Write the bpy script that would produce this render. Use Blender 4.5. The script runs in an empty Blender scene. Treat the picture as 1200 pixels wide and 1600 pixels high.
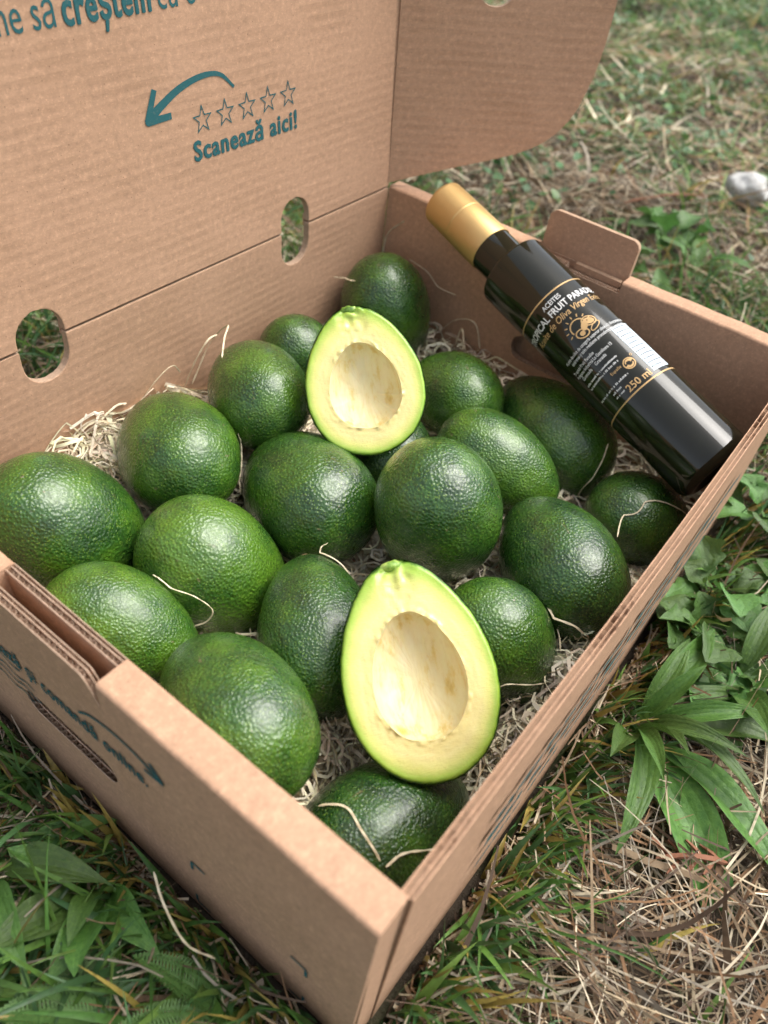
import bpy, bmesh, math, random
import numpy as np
from mathutils import Matrix, Vector, Quaternion, noise
from mathutils.geometry import tessellate_polygon

# ------------------------------------------------------------------ camera, sky, sun, exposure
SC = bpy.context.scene
COL = SC.collection
rad = math.radians
cam_d = bpy.data.cameras.new('camera')
cam = bpy.data.objects.new('camera', cam_d); COL.objects.link(cam)
CAM = Vector((-0.0831, -0.0282, 0.3657))
_r = Vector((0.61240214, -0.78402689, 0.10131856))
_d = Vector((-0.51692065, -0.49410169, -0.69903975))
_f = Vector((0.59812763, 0.37571978, -0.70786862))
cam.matrix_world = Matrix(((_r.x, -_d.x, -_f.x, CAM.x), (_r.y, -_d.y, -_f.y, CAM.y),
                           (_r.z, -_d.z, -_f.z, CAM.z), (0, 0, 0, 1)))
cam_d.sensor_fit = 'HORIZONTAL'; cam_d.sensor_width = 36; cam_d.lens = 37.405
cam_d.clip_start = 0.01; cam_d.clip_end = 500
cam_d.dof.use_dof = True; cam_d.dof.focus_distance = 0.385; cam_d.dof.aperture_fstop = 11
SC.camera = cam

world = bpy.data.worlds.new('World'); SC.world = world; world.use_nodes = True
wn, wl = world.node_tree.nodes, world.node_tree.links
SUN_DIR = Vector((0.55, -0.42, 1.25)).normalized()
sky = wn.new('ShaderNodeTexSky'); sky.sky_type = 'NISHITA'; sky.sun_disc = False
sky.sun_elevation = math.asin(SUN_DIR.z); sky.sun_rotation = math.atan2(SUN_DIR.x, SUN_DIR.y)
sky.air_density = 1.0; sky.dust_density = 4.0; sky.ozone_density = 1.0
hs = wn.new('ShaderNodeHueSaturation'); hs.inputs['Saturation'].default_value = 0.42
wl.new(sky.outputs[0], hs.inputs['Color'])
wl.new(hs.outputs[0], wn['Background'].inputs['Color'])
wn['Background'].inputs['Strength'].default_value = 0.125
sd = bpy.data.lights.new('sun', 'SUN'); sd.energy = 1.5; sd.angle = rad(42); sd.color = (1, 0.97, 0.92)
sun = bpy.data.objects.new('sun', sd); COL.objects.link(sun)
sun.rotation_euler = SUN_DIR.to_track_quat('Z', 'Y').to_euler()
SC.view_settings.view_transform = 'Standard'; SC.view_settings.look = 'None'
SC.view_settings.gamma = 1; SC.view_settings.use_curve_mapping = False
SC.view_settings.exposure = 1.08
SC.cycles.use_denoising = True
SC.cycles.max_bounces = 6; SC.cycles.diffuse_bounces = 3; SC.cycles.glossy_bounces = 3; SC.cycles.transmission_bounces = 3
SC.cycles.use_adaptive_sampling = True; SC.cycles.adaptive_threshold = 0.03

RNG = np.random.default_rng(7)
random.seed(7)
# box dimensions (metres): x along the hinge, y across, z up; inner corner nearest the camera at the origin
LX, LY, H, TS = 0.367, 0.2886, 0.132, 0.0143

# ------------------------------------------------------------------ helpers
def tag(o, label=None, cat=None, group=None, kind=None):
    if label: o['label'] = label
    if cat: o['category'] = cat
    if group: o['group'] = group
    if kind: o['kind'] = kind
    return o

def empty(name, loc=(0, 0, 0)):
    o = bpy.data.objects.new(name, None); COL.objects.link(o); o.location = loc
    o.empty_display_size = 0.02
    return o

def link(name, me, parent=None, mat=None, smooth=False, mw=None):
    o = bpy.data.objects.new(name, me); COL.objects.link(o)
    if mat is not None and len(me.materials) == 0:
        me.materials.append(mat)
    if smooth:
        me.polygons.foreach_set('use_smooth', [True] * len(me.polygons))
    if parent is not None:
        o.parent = parent
        bpy.context.view_layer.update()
        o.matrix_parent_inverse = world_of(parent).inverted()
    if mw is not None:
        o.matrix_basis = mw
    return o

def world_of(o):
    m = o.matrix_basis.copy()
    if o.parent is not None:
        m = world_of(o.parent) @ o.matrix_parent_inverse @ m
    return m

def mesh(verts, faces, name='m'):
    me = bpy.data.meshes.new(name); me.from_pydata([tuple(v) for v in verts], [], faces); me.update()
    return me

def fast_mesh(name, V, quads=None, tris=None):
    """numpy mesh"""
    me = bpy.data.meshes.new(name)
    V = np.asarray(V, dtype=np.float32)
    me.vertices.add(len(V)); me.vertices.foreach_set('co', V.ravel())
    F = quads if quads is not None else tris
    k = F.shape[1]
    me.loops.add(F.size); me.loops.foreach_set('vertex_index', F.astype(np.int32).ravel())
    me.polygons.add(len(F))
    me.polygons.foreach_set('loop_start', np.arange(0, F.size, k, dtype=np.int32))
    me.update(calc_edges=True)
    return me

def frame(origin, x, y):
    x = Vector(x).normalized(); y = Vector(y).normalized(); z = x.cross(y)
    return Matrix(((x.x, y.x, z.x, origin[0]), (x.y, y.y, z.y, origin[1]), (x.z, y.z, z.z, origin[2]), (0, 0, 0, 1)))

def panel_mesh(outer, holes=(), t=0.004):
    """board: local xy outline, front face at z=0, back at z=-t; material 0 faces, 1 cut edges"""
    loops = [list(outer)] + [list(h) for h in holes]
    flat = [p for l in loops for p in l]
    n = len(flat)
    tris = tessellate_polygon([[Vector((p[0], p[1], 0)) for p in l] for l in loops])
    V = [(p[0], p[1], 0) for p in flat] + [(p[0], p[1], -t) for p in flat]
    F = []; M = []
    for a, b, c in tris:
        A, B, C = flat[a], flat[b], flat[c]
        if (B[0]-A[0])*(C[1]-A[1]) - (B[1]-A[1])*(C[0]-A[0]) < 0:
            b, c = c, b
        F.append((a, b, c)); M.append(0); F.append((a+n, c+n, b+n)); M.append(0)
    k = 0
    for li, l in enumerate(loops):
        m = len(l)
        area = sum(l[i][0]*l[(i+1) % m][1] - l[(i+1) % m][0]*l[i][1] for i in range(m))
        ccw = area > 0
        if li > 0: ccw = not ccw
        for i in range(m):
            a, b = k+i, k+(i+1) % m
            if li > 0:
                f = (a, a+n, b+n, b) if not ccw else (a, b, b+n, a+n)
                f = (b, b+n, a+n, a) if area < 0 else (a, b, b+n, a+n)[::-1]
            f = (a, a+n, b+n, b) if area > 0 else (b, b+n, a+n, a)
            if li > 0: f = f[::-1]
            F.append(f); M.append(1)
        k += m
    me = mesh(V, F); me.polygons.foreach_set('material_index', M)
    return me

def panel(name, outer, holes, t, mats, mw, parent, bevel=0.0):
    me = panel_mesh(outer, holes, t)
    for m in mats: me.materials.append(m)
    o = link(name, me, parent, mw=mw)
    if bevel:
        b = o.modifiers.new('bevel', 'BEVEL'); b.width = bevel; b.segments = 2; b.limit_method = 'ANGLE'; b.angle_limit = rad(50)
    return o

def rrect(x0, x1, y0, y1, r, n=7):
    P = []
    for cx, cy, a0 in ((x1-r, y1-r, 0), (x0+r, y1-r, 90), (x0+r, y0+r, 180), (x1-r, y0+r, 270)):
        for i in range(n+1):
            a = rad(a0 + 90*i/n); P.append((cx+r*math.cos(a), cy+r*math.sin(a)))
    return P

def smooth_path(pts, n):
    """Catmull-Rom through pts (numpy k x d), n samples"""
    P = np.asarray(pts, float); P = np.vstack([2*P[0]-P[1], P, 2*P[-1]-P[-2]])
    k = len(P)-3; out = []
    for t in np.linspace(0, k-1e-6, n):
        i = int(t); s = t-i
        a, b, c, d = P[i], P[i+1], P[i+2], P[i+3]
        out.append(0.5*((2*b)+(-a+c)*s+(2*a-5*b+4*c-d)*s*s+(-a+3*b-3*c+d)*s**3))
    return np.array(out)

def ribbon_from_path(path, w, twist=0.0, up=(0, 0, 1), taper=True, thick=0.00012):
    """thin strip with real thickness along a path"""
    n = len(path); V = []; F = []
    upv = Vector(up)
    for i in range(n):
        p = Vector(path[i]); t = Vector(path[min(i+1, n-1)]) - Vector(path[max(i-1, 0)])
        if t.length < 1e-9: t = Vector((1, 0, 0))
        t.normalize(); s = t.cross(upv)
        if s.length < 1e-3: s = t.cross(Vector((1, 0, 0)))
        s.normalize()
        s = Quaternion(t, twist*i/n + 0.3*math.sin(i*0.9)) @ s
        nn = s.cross(t)
        ww = w*0.5*(min(1, (i+1)/3, (n-i)/3) if taper else 1)
        for a, b in ((-1, -1), (1, -1), (1, 1), (-1, 1)):
            V.append(p + s*ww*a + nn*thick*b)
    for i in range(n-1):
        for k in range(4):
            a = i*4+k; b = i*4+(k+1) % 4
            F.append((a, b, b+4, a+4))
    F.append((3, 2, 1, 0)); e = (n-1)*4; F.append((e, e+1, e+2, e+3))
    return V, F

# ------------------------------------------------------------------ materials
def new_mat(name):
    m = bpy.data.materials.new(name); m.use_nodes = True
    nt = m.node_tree; b = nt.nodes['Principled BSDF']
    return m, nt.nodes, nt.links, b

def ramp(n, stops):
    r = n.new('ShaderNodeValToRGB'); cr = r.color_ramp
    while len(cr.elements) < len(stops): cr.elements.new(0.5)
    for e, (p, c) in zip(cr.elements, stops):
        e.position = p; e.color = (c[0], c[1], c[2], 1) if len(c) == 3 else c
    return r

def mix(n, l, a, b, fac, mode='MIX'):
    x = n.new('ShaderNodeMix'); x.data_type = 'RGBA'; x.blend_type = mode
    for s, v in (('A', a), ('B', b)):
        i = [q for q in x.inputs if q.name == s and q.type == 'RGBA'][0]
        if hasattr(v, 'links'): l.new(v, i)
        else: i.default_value = (*v, 1)
    f = x.inputs[0]
    if hasattr(fac, 'links'): l.new(fac, f)
    else: f.default_value = fac
    return [q for q in x.outputs if q.type == 'RGBA'][0]

def tex(n, l, kind, scale, vec=None, **kw):
    t = n.new('ShaderNodeTex' + kind)
    t.inputs['Scale'].default_value = scale
    for k, v in kw.items():
        if k in t.inputs.keys(): t.inputs[k].default_value = v
        else: setattr(t, k, v)
    if vec is not None: l.new(vec, t.inputs['Vector'])
    return t

def math_node(n, l, op, a, b=None, c=None):
    m = n.new('ShaderNodeMath'); m.operation = op
    for i, v in enumerate((a, b, c)):
        if v is None: continue
        if hasattr(v, 'links'): l.new(v, m.inputs[i])
        else: m.inputs[i].default_value = v
    return m.outputs[0]

def bump(n, l, h, strength, dist, prev=None):
    b = n.new('ShaderNodeBump'); b.inputs['Strength'].default_value = strength; b.inputs['Distance'].default_value = dist
    l.new(h, b.inputs['Height'])
    if prev is not None: l.new(prev, b.inputs['Normal'])
    return b.outputs[0]

def kraft(name, base, wash_axis=None, wash=0.0, tint=(0.33, 0.19, 0.105)):
    m, n, l, b = new_mat(name)
    tc = n.new('ShaderNodeTexCoord'); v = tc.outputs['Object']
    big = tex(n, l, 'Noise', 14, v, Detail=4, Roughness=0.6)
    fine = tex(n, l, 'Noise', 900, v, Detail=3, Roughness=0.7)
    mp = n.new('ShaderNodeMapping'); mp.inputs['Scale'].default_value = (260, 900, 500); l.new(v, mp.inputs[0])
    fib = tex(n, l, 'Noise', 1.0, mp.outputs[0], Detail=5, Roughness=0.75)
    c = mix(n, l, base, tint, ramp_out(n, l, big.outputs[0], 0.35, 0.8, 0.0, 0.35))
    c = mix(n, l, c, tuple(x*0.62 for x in base), ramp_out(n, l, fib.outputs[0], 0.52, 0.78, 0, 0.75))
    c = mix(n, l, c, tuple(min(1, x*1.45) for x in base), ramp_out(n, l, fine.outputs[0], 0.56, 0.74, 0, 0.8))
    mo = tex(n, l, 'Noise', 330, v, Detail=3, Roughness=0.65)
    c = mix(n, l, c, tuple(x*0.66 for x in base), ramp_out(n, l, mo.outputs[0], 0.5, 0.72, 0, 0.5))
    c = mix(n, l, c, tuple(min(1, x*1.35) for x in base), ramp_out(n, l, mo.outputs[0], 0.30, 0.44, 0.5, 0))
    sp = tex(n, l, 'Voronoi', 240, v); sp.feature = 'F1'
    c = mix(n, l, c, (0.10, 0.055, 0.03), ramp_out(n, l, sp.outputs['Distance'], 0.05, 0.09, 0.55, 0))
    nb = bump(n, l, fine.outputs[0], 0.3, 0.0004)
    nb = bump(n, l, tex(n, l, 'Noise', 26, v, Detail=2).outputs[0], 0.35, 0.003, nb)
    if wash_axis is not None:
        sx = n.new('ShaderNodeSeparateXYZ'); l.new(v, sx.inputs[0])
        wob = tex(n, l, 'Noise', 9, v, Detail=3)
        co = math_node(n, l, 'MULTIPLY_ADD', wob.outputs[0], 0.0035, sx.outputs[wash_axis])
        ph = math_node(n, l, 'MULTIPLY', co, 2*math.pi/0.0056)
        sn = math_node(n, l, 'SINE', ph)
        seg = tex(n, l, 'Noise', 28, v, Detail=4)
        amt = ramp_out(n, l, seg.outputs[0], 0.35, 0.65, 0.15, 1.0)
        ln = math_node(n, l, 'MULTIPLY', ramp_out(n, l, sn, 0.92, 1.0, 0, 0.13), amt)
        c = mix(n, l, c, (0.13, 0.07, 0.04), ln)
        nb = bump(n, l, math_node(n, l, 'MULTIPLY', sn, amt), wash, 0.0006, nb)
    l.new(c, b.inputs['Base Color']); l.new(nb, b.inputs['Normal'])
    b.inputs['Roughness'].default_value = 0.82; b.inputs['Specular IOR Level'].default_value = 0.25
    return m

def ramp_out(n, l, src, p0, p1, v0, v1):
    mr = n.new('ShaderNodeMapRange'); mr.inputs[1].default_value = p0; mr.inputs[2].default_value = p1
    mr.inputs[3].default_value = v0; mr.inputs[4].default_value = v1
    l.new(src, mr.inputs[0])
    return mr.outputs[0]

KB = (0.475, 0.290, 0.185)
M_KRAFT_IN = kraft('kraft_lines', KB, 1, 0.10)
M_KRAFT = kraft('kraft_plain', KB)
M_KEDGE = kraft('kraft_cut_edge', (0.40, 0.27, 0.18), 2, 0.6)
M_KCORE = kraft('kraft_core', (0.26, 0.165, 0.105))
M_KPALE = kraft('kraft_flute', (0.50, 0.36, 0.26))

def simple(name, col, rough=0.5, metal=0.0, spec=0.5, coat=0.0):
    m, n, l, b = new_mat(name)
    b.inputs['Base Color'].default_value = (*col, 1); b.inputs['Roughness'].default_value = rough
    b.inputs['Metallic'].default_value = metal; b.inputs['Specular IOR Level'].default_value = spec
    b.inputs['Coat Weight'].default_value = coat
    return m

def ink_mat():
    m, n, l, b = new_mat('teal_ink')
    tc = n.new('ShaderNodeTexCoord')
    nz = tex(n, l, 'Noise', 700, tc.outputs['Object'], Detail=4, Roughness=0.7)
    c = mix(n, l, (0.026, 0.115, 0.125), (0.11, 0.15, 0.13), ramp_out(n, l, nz.outputs[0], 0.55, 0.75, 0, 0.8))
    l.new(c, b.inputs['Base Color']); b.inputs['Roughness'].default_value = 0.75; b.inputs['Specular IOR Level'].default_value = 0.2
    return m
M_INK = ink_mat()

def skin_mat():
    m, n, l, b = new_mat('avocado_skin')
    tc = n.new('ShaderNodeTexCoord'); oi = n.new('ShaderNodeObjectInfo')
    add = n.new('ShaderNodeVectorMath'); add.operation = 'ADD'
    sc = n.new('ShaderNodeVectorMath'); sc.operation = 'SCALE'; sc.inputs['Scale'].default_value = 37.0
    cx = n.new('ShaderNodeCombineXYZ')
    for i in range(3): l.new(oi.outputs['Random'], cx.inputs[i])
    l.new(cx.outputs[0], sc.inputs[0]); l.new(tc.outputs['Object'], add.inputs[0]); l.new(sc.outputs[0], add.inputs[1])
    v = add.outputs[0]
    big = tex(n, l, 'Noise', 1.6, v, Detail=3, Roughness=0.55)
    sc_ = n.new('ShaderNodeSeparateColor'); l.new(oi.outputs['Color'], sc_.inputs[0]); sepc = sc_.outputs[0]
    med = tex(n, l, 'Noise', 9, v, Detail=4, Roughness=0.6)
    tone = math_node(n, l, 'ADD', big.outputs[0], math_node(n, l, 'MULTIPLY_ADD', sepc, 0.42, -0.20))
    r1 = ramp(n, [(0.26, (0.011, 0.040, 0.009)), (0.48, (0.027, 0.088, 0.010)), (0.72, (0.070, 0.162, 0.012))])
    l.new(tone, r1.inputs[0])
    c = mix(n, l, r1.outputs[0], (0.016, 0.036, 0.012), ramp_out(n, l, med.outputs[0], 0.52, 0.75, 0, 0.35))
    # lenticels: small yellow-green flecks of uneven size
    vo = tex(n, l, 'Voronoi', 25, v, Randomness=1.0); vo.feature = 'F1'
    sz = tex(n, l, 'Noise', 14, v, Detail=2)
    thr = math_node(n, l, 'MULTIPLY', sz.outputs[0], 0.62)
    dd = math_node(n, l, 'SUBTRACT', thr, vo.outputs['Distance'])
    dots = ramp_out(n, l, dd, -0.06, 0.10, 0, 0.50)
    dm = tex(n, l, 'Noise', 2.3, v, Detail=2)
    dots = math_node(n, l, 'MULTIPLY', dots, ramp_out(n, l, dm.outputs[0], 0.3, 0.62, 0.25, 1.0))
    c = mix(n, l, c, (0.19, 0.31, 0.04), dots)
    # brown scuffs
    sc2 = tex(n, l, 'Noise', 3.4, v, Detail=6, Roughness=0.75)
    c = mix(n, l, c, (0.10, 0.085, 0.035), ramp_out(n, l, sc2.outputs[0], 0.64, 0.72, 0, 0.6))
    mp = n.new('ShaderNodeMapping'); mp.inputs['Scale'].default_value = (9, 9, 1.6); mp.inputs['Rotation'].default_value = (0.5, 0.3, 0); l.new(v, mp.inputs[0])
    scr = tex(n, l, 'Noise', 1.0, mp.outputs[0], Detail=2)
    c = mix(n, l, c, (0.16, 0.14, 0.07), ramp_out(n, l, scr.outputs[0], 0.725, 0.75, 0, 0.7))
    l.new(c, b.inputs['Base Color'])
    vb = tex(n, l, 'Voronoi', 21, v, feature='SMOOTH_F1'); vb.inputs['Smoothness'].default_value = 0.6
    n2 = tex(n, l, 'Noise', 30, v, Detail=3)
    nb = bump(n, l, vb.outputs['Distance'], 0.44, 0.0016)
    nb = bump(n, l, n2.outputs[0], 0.2, 0.0008, nb)
    l.new(nb, b.inputs['Normal'])
    rr = ramp_out(n, l, med.outputs[0], 0.3, 0.7, 0.20, 0.42)
    l.new(rr, b.inputs['Roughness'])
    b.inputs['Specular IOR Level'].default_value = 0.5
    b.inputs['Coat Weight'].default_value = 0.6; b.inputs['Coat Roughness'].default_value = 0.24
    return m
M_SKIN = skin_mat()

def flesh_mat():
    m, n, l, b = new_mat('avocado_flesh')
    at = n.new('ShaderNodeAttribute'); at.attribute_name = 'rim'       # 0 at the skin, 1 at the stone
    tc = n.new('ShaderNodeTexCoord'); v = tc.outputs['Object']
    nz = tex(n, l, 'Noise', 5, v, Detail=5, Roughness=0.6)
    t = math_node(n, l, 'ADD', at.outputs['Fac'], math_node(n, l, 'MULTIPLY_ADD', nz.outputs[0], 0.16, -0.08))
    r = ramp(n, [(0.0, (0.02, 0.06, 0.008)), (0.03, (0.10, 0.22, 0.02)), (0.055, (0.27, 0.45, 0.05)), (0.15, (0.40, 0.56, 0.09)), (0.34, (0.68, 0.68, 0.21)),
                 (0.60, (0.79, 0.70, 0.30)), (0.92, (0.77, 0.65, 0.27))])
    l.new(t, r.inputs[0])
    n3 = tex(n, l, 'Noise', 22, v, Detail=4, Roughness=0.6)
    c = mix(n, l, r.outputs[0], (0.62, 0.46, 0.13), ramp_out(n, l, n3.outputs[0], 0.58, 0.78, 0, 0.4))
    l.new(c, b.inputs['Base Color'])
    mk = n.new('ShaderNodeMapping'); mk.inputs['Scale'].default_value = (9, 55, 9); mk.inputs['Rotation'].default_value = (0, 0, 0.4); l.new(v, mk.inputs[0])
    kn = tex(n, l, 'Noise', 1.0, mk.outputs[0], Detail=3)
    nb = bump(n, l, n3.outputs[0], 0.15, 0.0012); nb = bump(n, l, kn.outputs[0], 0.14, 0.001, nb)
    l.new(nb, b.inputs['Normal'])
    b.inputs['Roughness'].default_value = 0.33
    b.inputs['Coat Weight'].default_value = 0.25; b.inputs['Coat Roughness'].default_value = 0.2
    b.inputs['Subsurface Weight'].default_value = 0.25; b.inputs['Subsurface Radius'].default_value = (0.9, 0.7, 0.25)
    b.inputs['Subsurface Scale'].default_value = 0.004
    return m

def cavity_mat():
    m, n, l, b = new_mat('stone_hollow_flesh')
    tc = n.new('ShaderNodeTexCoord'); v = tc.outputs['Object']
    mp = n.new('ShaderNodeMapping'); mp.inputs['Scale'].default_value = (4.5, 1.7, 3.0); l.new(v, mp.inputs[0])
    nz = tex(n, l, 'Noise', 1.0, mp.outputs[0], Detail=6, Roughness=0.65)
    mp2 = n.new('ShaderNodeMapping'); mp2.inputs['Scale'].default_value = (22, 3, 8); l.new(v, mp2.inputs[0])
    st = tex(n, l, 'Noise', 1.0, mp2.outputs[0], Detail=4)
    r = ramp(n, [(0.27, (0.58, 0.38, 0.09)), (0.37, (0.72, 0.56, 0.22)), (0.46, (0.77, 0.67, 0.37)), (0.7, (0.80, 0.73, 0.47))])
    l.new(nz.outputs[0], r.inputs[0])
    c = mix(n, l, r.outputs[0], (0.50, 0.30, 0.09), ramp_out(n, l, st.outputs[0], 0.57, 0.72, 0, 0.22))
    l.new(c, b.inputs['Base Color'])
    l.new(bump(n, l, st.outputs[0], 0.25, 0.0015), b.inputs['Normal'])
    b.inputs['Roughness'].default_value = 0.5
    b.inputs['Subsurface Weight'].default_value = 0.2; b.inputs['Subsurface Scale'].default_value = 0.003
    return m
M_FLESH = flesh_mat(); M_CAVITY = cavity_mat()
M_STEM = simple('stem_scar', (0.16, 0.10, 0.045), 0.8)

def attr_mat(name, rough, trans=0.0, spec=0.4, nscale=300):
    m, n, l, b = new_mat(name)
    at = n.new('ShaderNodeAttribute'); at.attribute_name = 'col'
    tc = n.new('ShaderNodeTexCoord')
    nz = tex(n, l, 'Noise', nscale, tc.outputs['Object'], Detail=3)
    c = mix(n, l, at.outputs['Color'], (0.02, 0.015, 0.008), ramp_out(n, l, nz.outputs[0], 0.5, 0.8, 0, 0.55))
    l.new(c, b.inputs['Base Color']); b.inputs['Roughness'].default_value = rough
    b.inputs['Specular IOR Level'].default_value = spec
    if trans:
        tr = n.new('ShaderNodeBsdfTranslucent'); l.new(c, tr.inputs[0])
        ms = n.new('ShaderNodeMixShader'); ms.inputs[0].default_value = trans
        l.new(b.outputs[0], ms.inputs[1]); l.new(tr.outputs[0], ms.inputs[2])
        l.new(ms.outputs[0], n['Material Output'].inputs['Surface'])
    return m
M_BLADE = attr_mat('grass_blade', 0.42, 0.25)
M_STRAW = attr_mat('dry_straw', 0.75, 0.1, 0.3)

def wool_mat():
    m, n, l, b = new_mat('wood_wool')
    at = n.new('ShaderNodeAttribute'); at.attribute_name = 'col'
    l.new(at.outputs['Color'], b.inputs['Base Color']); b.inputs['Roughness'].default_value = 0.65
    return m
M_WOOL = wool_mat()
def strand_mat():
    m, n, l, b = new_mat('wood_strand')
    tc = n.new('ShaderNodeTexCoord')
    nz = tex(n, l, 'Noise', 160, tc.outputs['Object'], Detail=4)
    c = mix(n, l, (0.80, 0.72, 0.53), (0.64, 0.52, 0.32), nz.outputs[0])
    l.new(c, b.inputs['Base Color']); b.inputs['Roughness'].default_value = 0.6
    return m
M_STRAND = strand_mat()

def leaf_mat(name, c0, c1, vein, axis=0, dens=420):
    m, n, l, b = new_mat(name)
    tc = n.new('ShaderNodeTexCoord'); oi = n.new('ShaderNodeObjectInfo'); v = tc.outputs['Object']
    sx = n.new('ShaderNodeSeparateXYZ'); l.new(v, sx.inputs[0])
    nz = tex(n, l, 'Noise', 30, v, Detail=5, Roughness=0.65)
    c = mix(n, l, c0, c1, ramp_out(n, l, nz.outputs[0], 0.35, 0.7, 0, 1))
    hv = n.new('ShaderNodeHueSaturation'); l.new(c, hv.inputs['Color'])
    l.new(ramp_out(n, l, oi.outputs['Random'], 0, 1, 0.65, 1.35), hv.inputs['Value'])
    l.new(ramp_out(n, l, oi.outputs['Random'], 0, 1, 0.485, 0.51), hv.inputs['Hue'])
    at = n.new('ShaderNodeAttribute'); at.attribute_name = 'across'
    sn = math_node(n, l, 'ABSOLUTE', math_node(n, l, 'SINE', math_node(n, l, 'MULTIPLY', at.outputs['Fac'], 3*math.pi)))
    vl = ramp_out(n, l, sn, 0.0, 0.22, 0.22, 0)
    c2 = mix(n, l, hv.outputs[0], vein, vl)
    # brown nibbled spots
    sp = tex(n, l, 'Noise', 85, v, Detail=4, Roughness=0.7)
    c2 = mix(n, l, c2, (0.12, 0.07, 0.025), ramp_out(n, l, sp.outputs[0], 0.68, 0.72, 0, 0.85))
    l.new(c2, b.inputs['Base Color'])
    nb = bump(n, l, sn, 0.25, 0.0006); nb = bump(n, l, nz.outputs[0], 0.35, 0.002, nb)
    l.new(nb, b.inputs['Normal']); b.inputs['Roughness'].default_value = 0.45
    tr = n.new('ShaderNodeBsdfTranslucent'); l.new(c2, tr.inputs[0])
    ms = n.new('ShaderNodeMixShader'); ms.inputs[0].default_value = 0.22
    l.new(b.outputs[0], ms.inputs[1]); l.new(tr.outputs[0], ms.inputs[2])
    l.new(ms.outputs[0], n['Material Output'].inputs['Surface'])
    return m
M_LEAF = leaf_mat('plantain_leaf', (0.055, 0.13, 0.024), (0.105, 0.21, 0.038), (0.15, 0.26, 0.065))
M_LEAF2 = leaf_mat('weed_leaf', (0.065, 0.155, 0.035), (0.12, 0.235, 0.055), (0.15, 0.27, 0.08))

def soil_mat():
    m, n, l, b = new_mat('soil')
    tc = n.new('ShaderNodeTexCoord'); v = tc.outputs['Object']
    a = tex(n, l, 'Noise', 9, v, Detail=8, Roughness=0.65)
    f = tex(n, l, 'Noise', 120, v, Detail=6, Roughness=0.7)
    far = tex(n, l, 'Noise', 1.7, v, Detail=8, Roughness=0.7)
    c = mix(n, l, (0.030, 0.022, 0.015), (0.10, 0.072, 0.045), f.outputs[0])
    c = mix(n, l, c, (0.055, 0.085, 0.015), ramp_out(n, l, a.outputs[0], 0.53, 0.66, 0, 0.75))
    # beyond the modelled turf the ground reads as mixed grass and straw
    sx = n.new('ShaderNodeVectorMath'); sx.operation = 'LENGTH'; l.new(v, sx.inputs[0])
    g = mix(n, l, (0.075, 0.12, 0.035), (0.21, 0.17, 0.10), ramp_out(n, l, far.outputs[0], 0.4, 0.6, 0, 1))
    c = mix(n, l, c, g, ramp_out(n, l, sx.outputs['Value'], 3.0, 5.0, 0, 1))
    l.new(c, b.inputs['Base Color']); b.inputs['Roughness'].default_value = 0.95
    l.new(bump(n, l, f.outputs[0], 0.8, 0.01), b.inputs['Normal'])
    return m
M_SOIL = soil_mat()

# ------------------------------------------------------------------ the ground
def ground_z(x, y):
    d = np.sqrt(np.maximum(np.maximum(-0.02-x, x-0.39), 0)**2 + np.maximum(np.maximum(-0.01-y, y-0.30), 0)**2)
    k = np.clip((d-0.02)/0.2, 0, 1)
    return -0.006 + k*(0.010*np.sin(x*11+1.3)*np.cos(y*9+0.4) + 0.006*np.sin(x*27+y*19)) - 0.004*k

def axis_grid(lo, hi, step, far):
    c = np.arange(lo, hi+1e-6, step)
    o = []; s = step; x = hi
    while x < far: s *= 1.35; x += s; o.append(x)
    i = []; s = step; x = lo
    while x > -far: s *= 1.35; x -= s; i.append(x)
    return np.array(i[::-1] + list(c) + o)
gx = axis_grid(-0.8, 2.4, 0.025, 150); gy = axis_grid(-0.9, 1.6, 0.025, 150)
XX, YY = np.meshgrid(gx, gy)
ZZ = ground_z(XX, YY)
V = np.stack([XX.ravel(), YY.ravel(), ZZ.ravel()], 1)
nx, ny = len(gx), len(gy)
I = np.arange(nx*ny).reshape(ny, nx)
Q = np.stack([I[:-1, :-1].ravel(), I[:-1, 1:].ravel(), I[1:, 1:].ravel(), I[1:, :-1].ravel()], 1)
me = fast_mesh('ground', V, quads=Q)
g = link('ground', me, mat=M_SOIL, smooth=True); tag(g, kind='structure')

# ------------------------------------------------------------------ the cardboard box
BOX = empty('cardboard_box', (LX/2, LY/2, 0))
tag(BOX, 'open brown corrugated cardboard box with raised lid, holding avocados and a bottle', 'box')
XA, YA, ZA = (1, 0, 0), (0, 1, 0), (0, 0, 1)

# floor
panel('box_floor', [(-0.004, 0), (LX+0.004, 0), (LX+0.004, LY), (-0.004, LY)], [], 0.004, (M_KRAFT_IN, M_KEDGE),
      frame((0, 0, 0.005), XA, YA), BOX)

# back wall under the hinge, with the lower halves of the two finger slots
SLOTS = [(0.0772, 0.1032, 0.1095, 0.0165), (0.2590, 0.2838, 0.1080, 0.0190)]    # x0,x1,bottom z,top v above hinge
def half_slot(x0, x1, depth, up):
    r = (x1-x0)/2; cx = (x0+x1)/2; P = []
    for i in range(13):
        a = math.pi*i/12
        P.append((cx + r*math.cos(a), (depth-r) + r*math.sin(a)))
    return P                                                      # from right base round to left base, opening at 0
HG = 0.0006
back = [(0, 0)] + [(LX, 0), (LX, H-HG)]
for x0, x1, zb, vt in SLOTS[::-1]:
    dep = H-HG-zb
    back += [(x1, H-HG)] + [(x, H-HG-y) for x, y in half_slot(x0, x1, dep, 1)] + [(x0, H-HG)]
back += [(0, H-HG)]
def dedupe(P):
    o = []
    for p in P:
        if not o or (abs(p[0]-o[-1][0]) > 1e-6 or abs(p[1]-o[-1][1]) > 1e-6): o.append(p)
    return o
panel('back_wall', dedupe(back), [], 0.0046, (M_KRAFT_IN, M_KEDGE), frame((0, LY, 0), XA, ZA), BOX, 0.0006)

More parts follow.
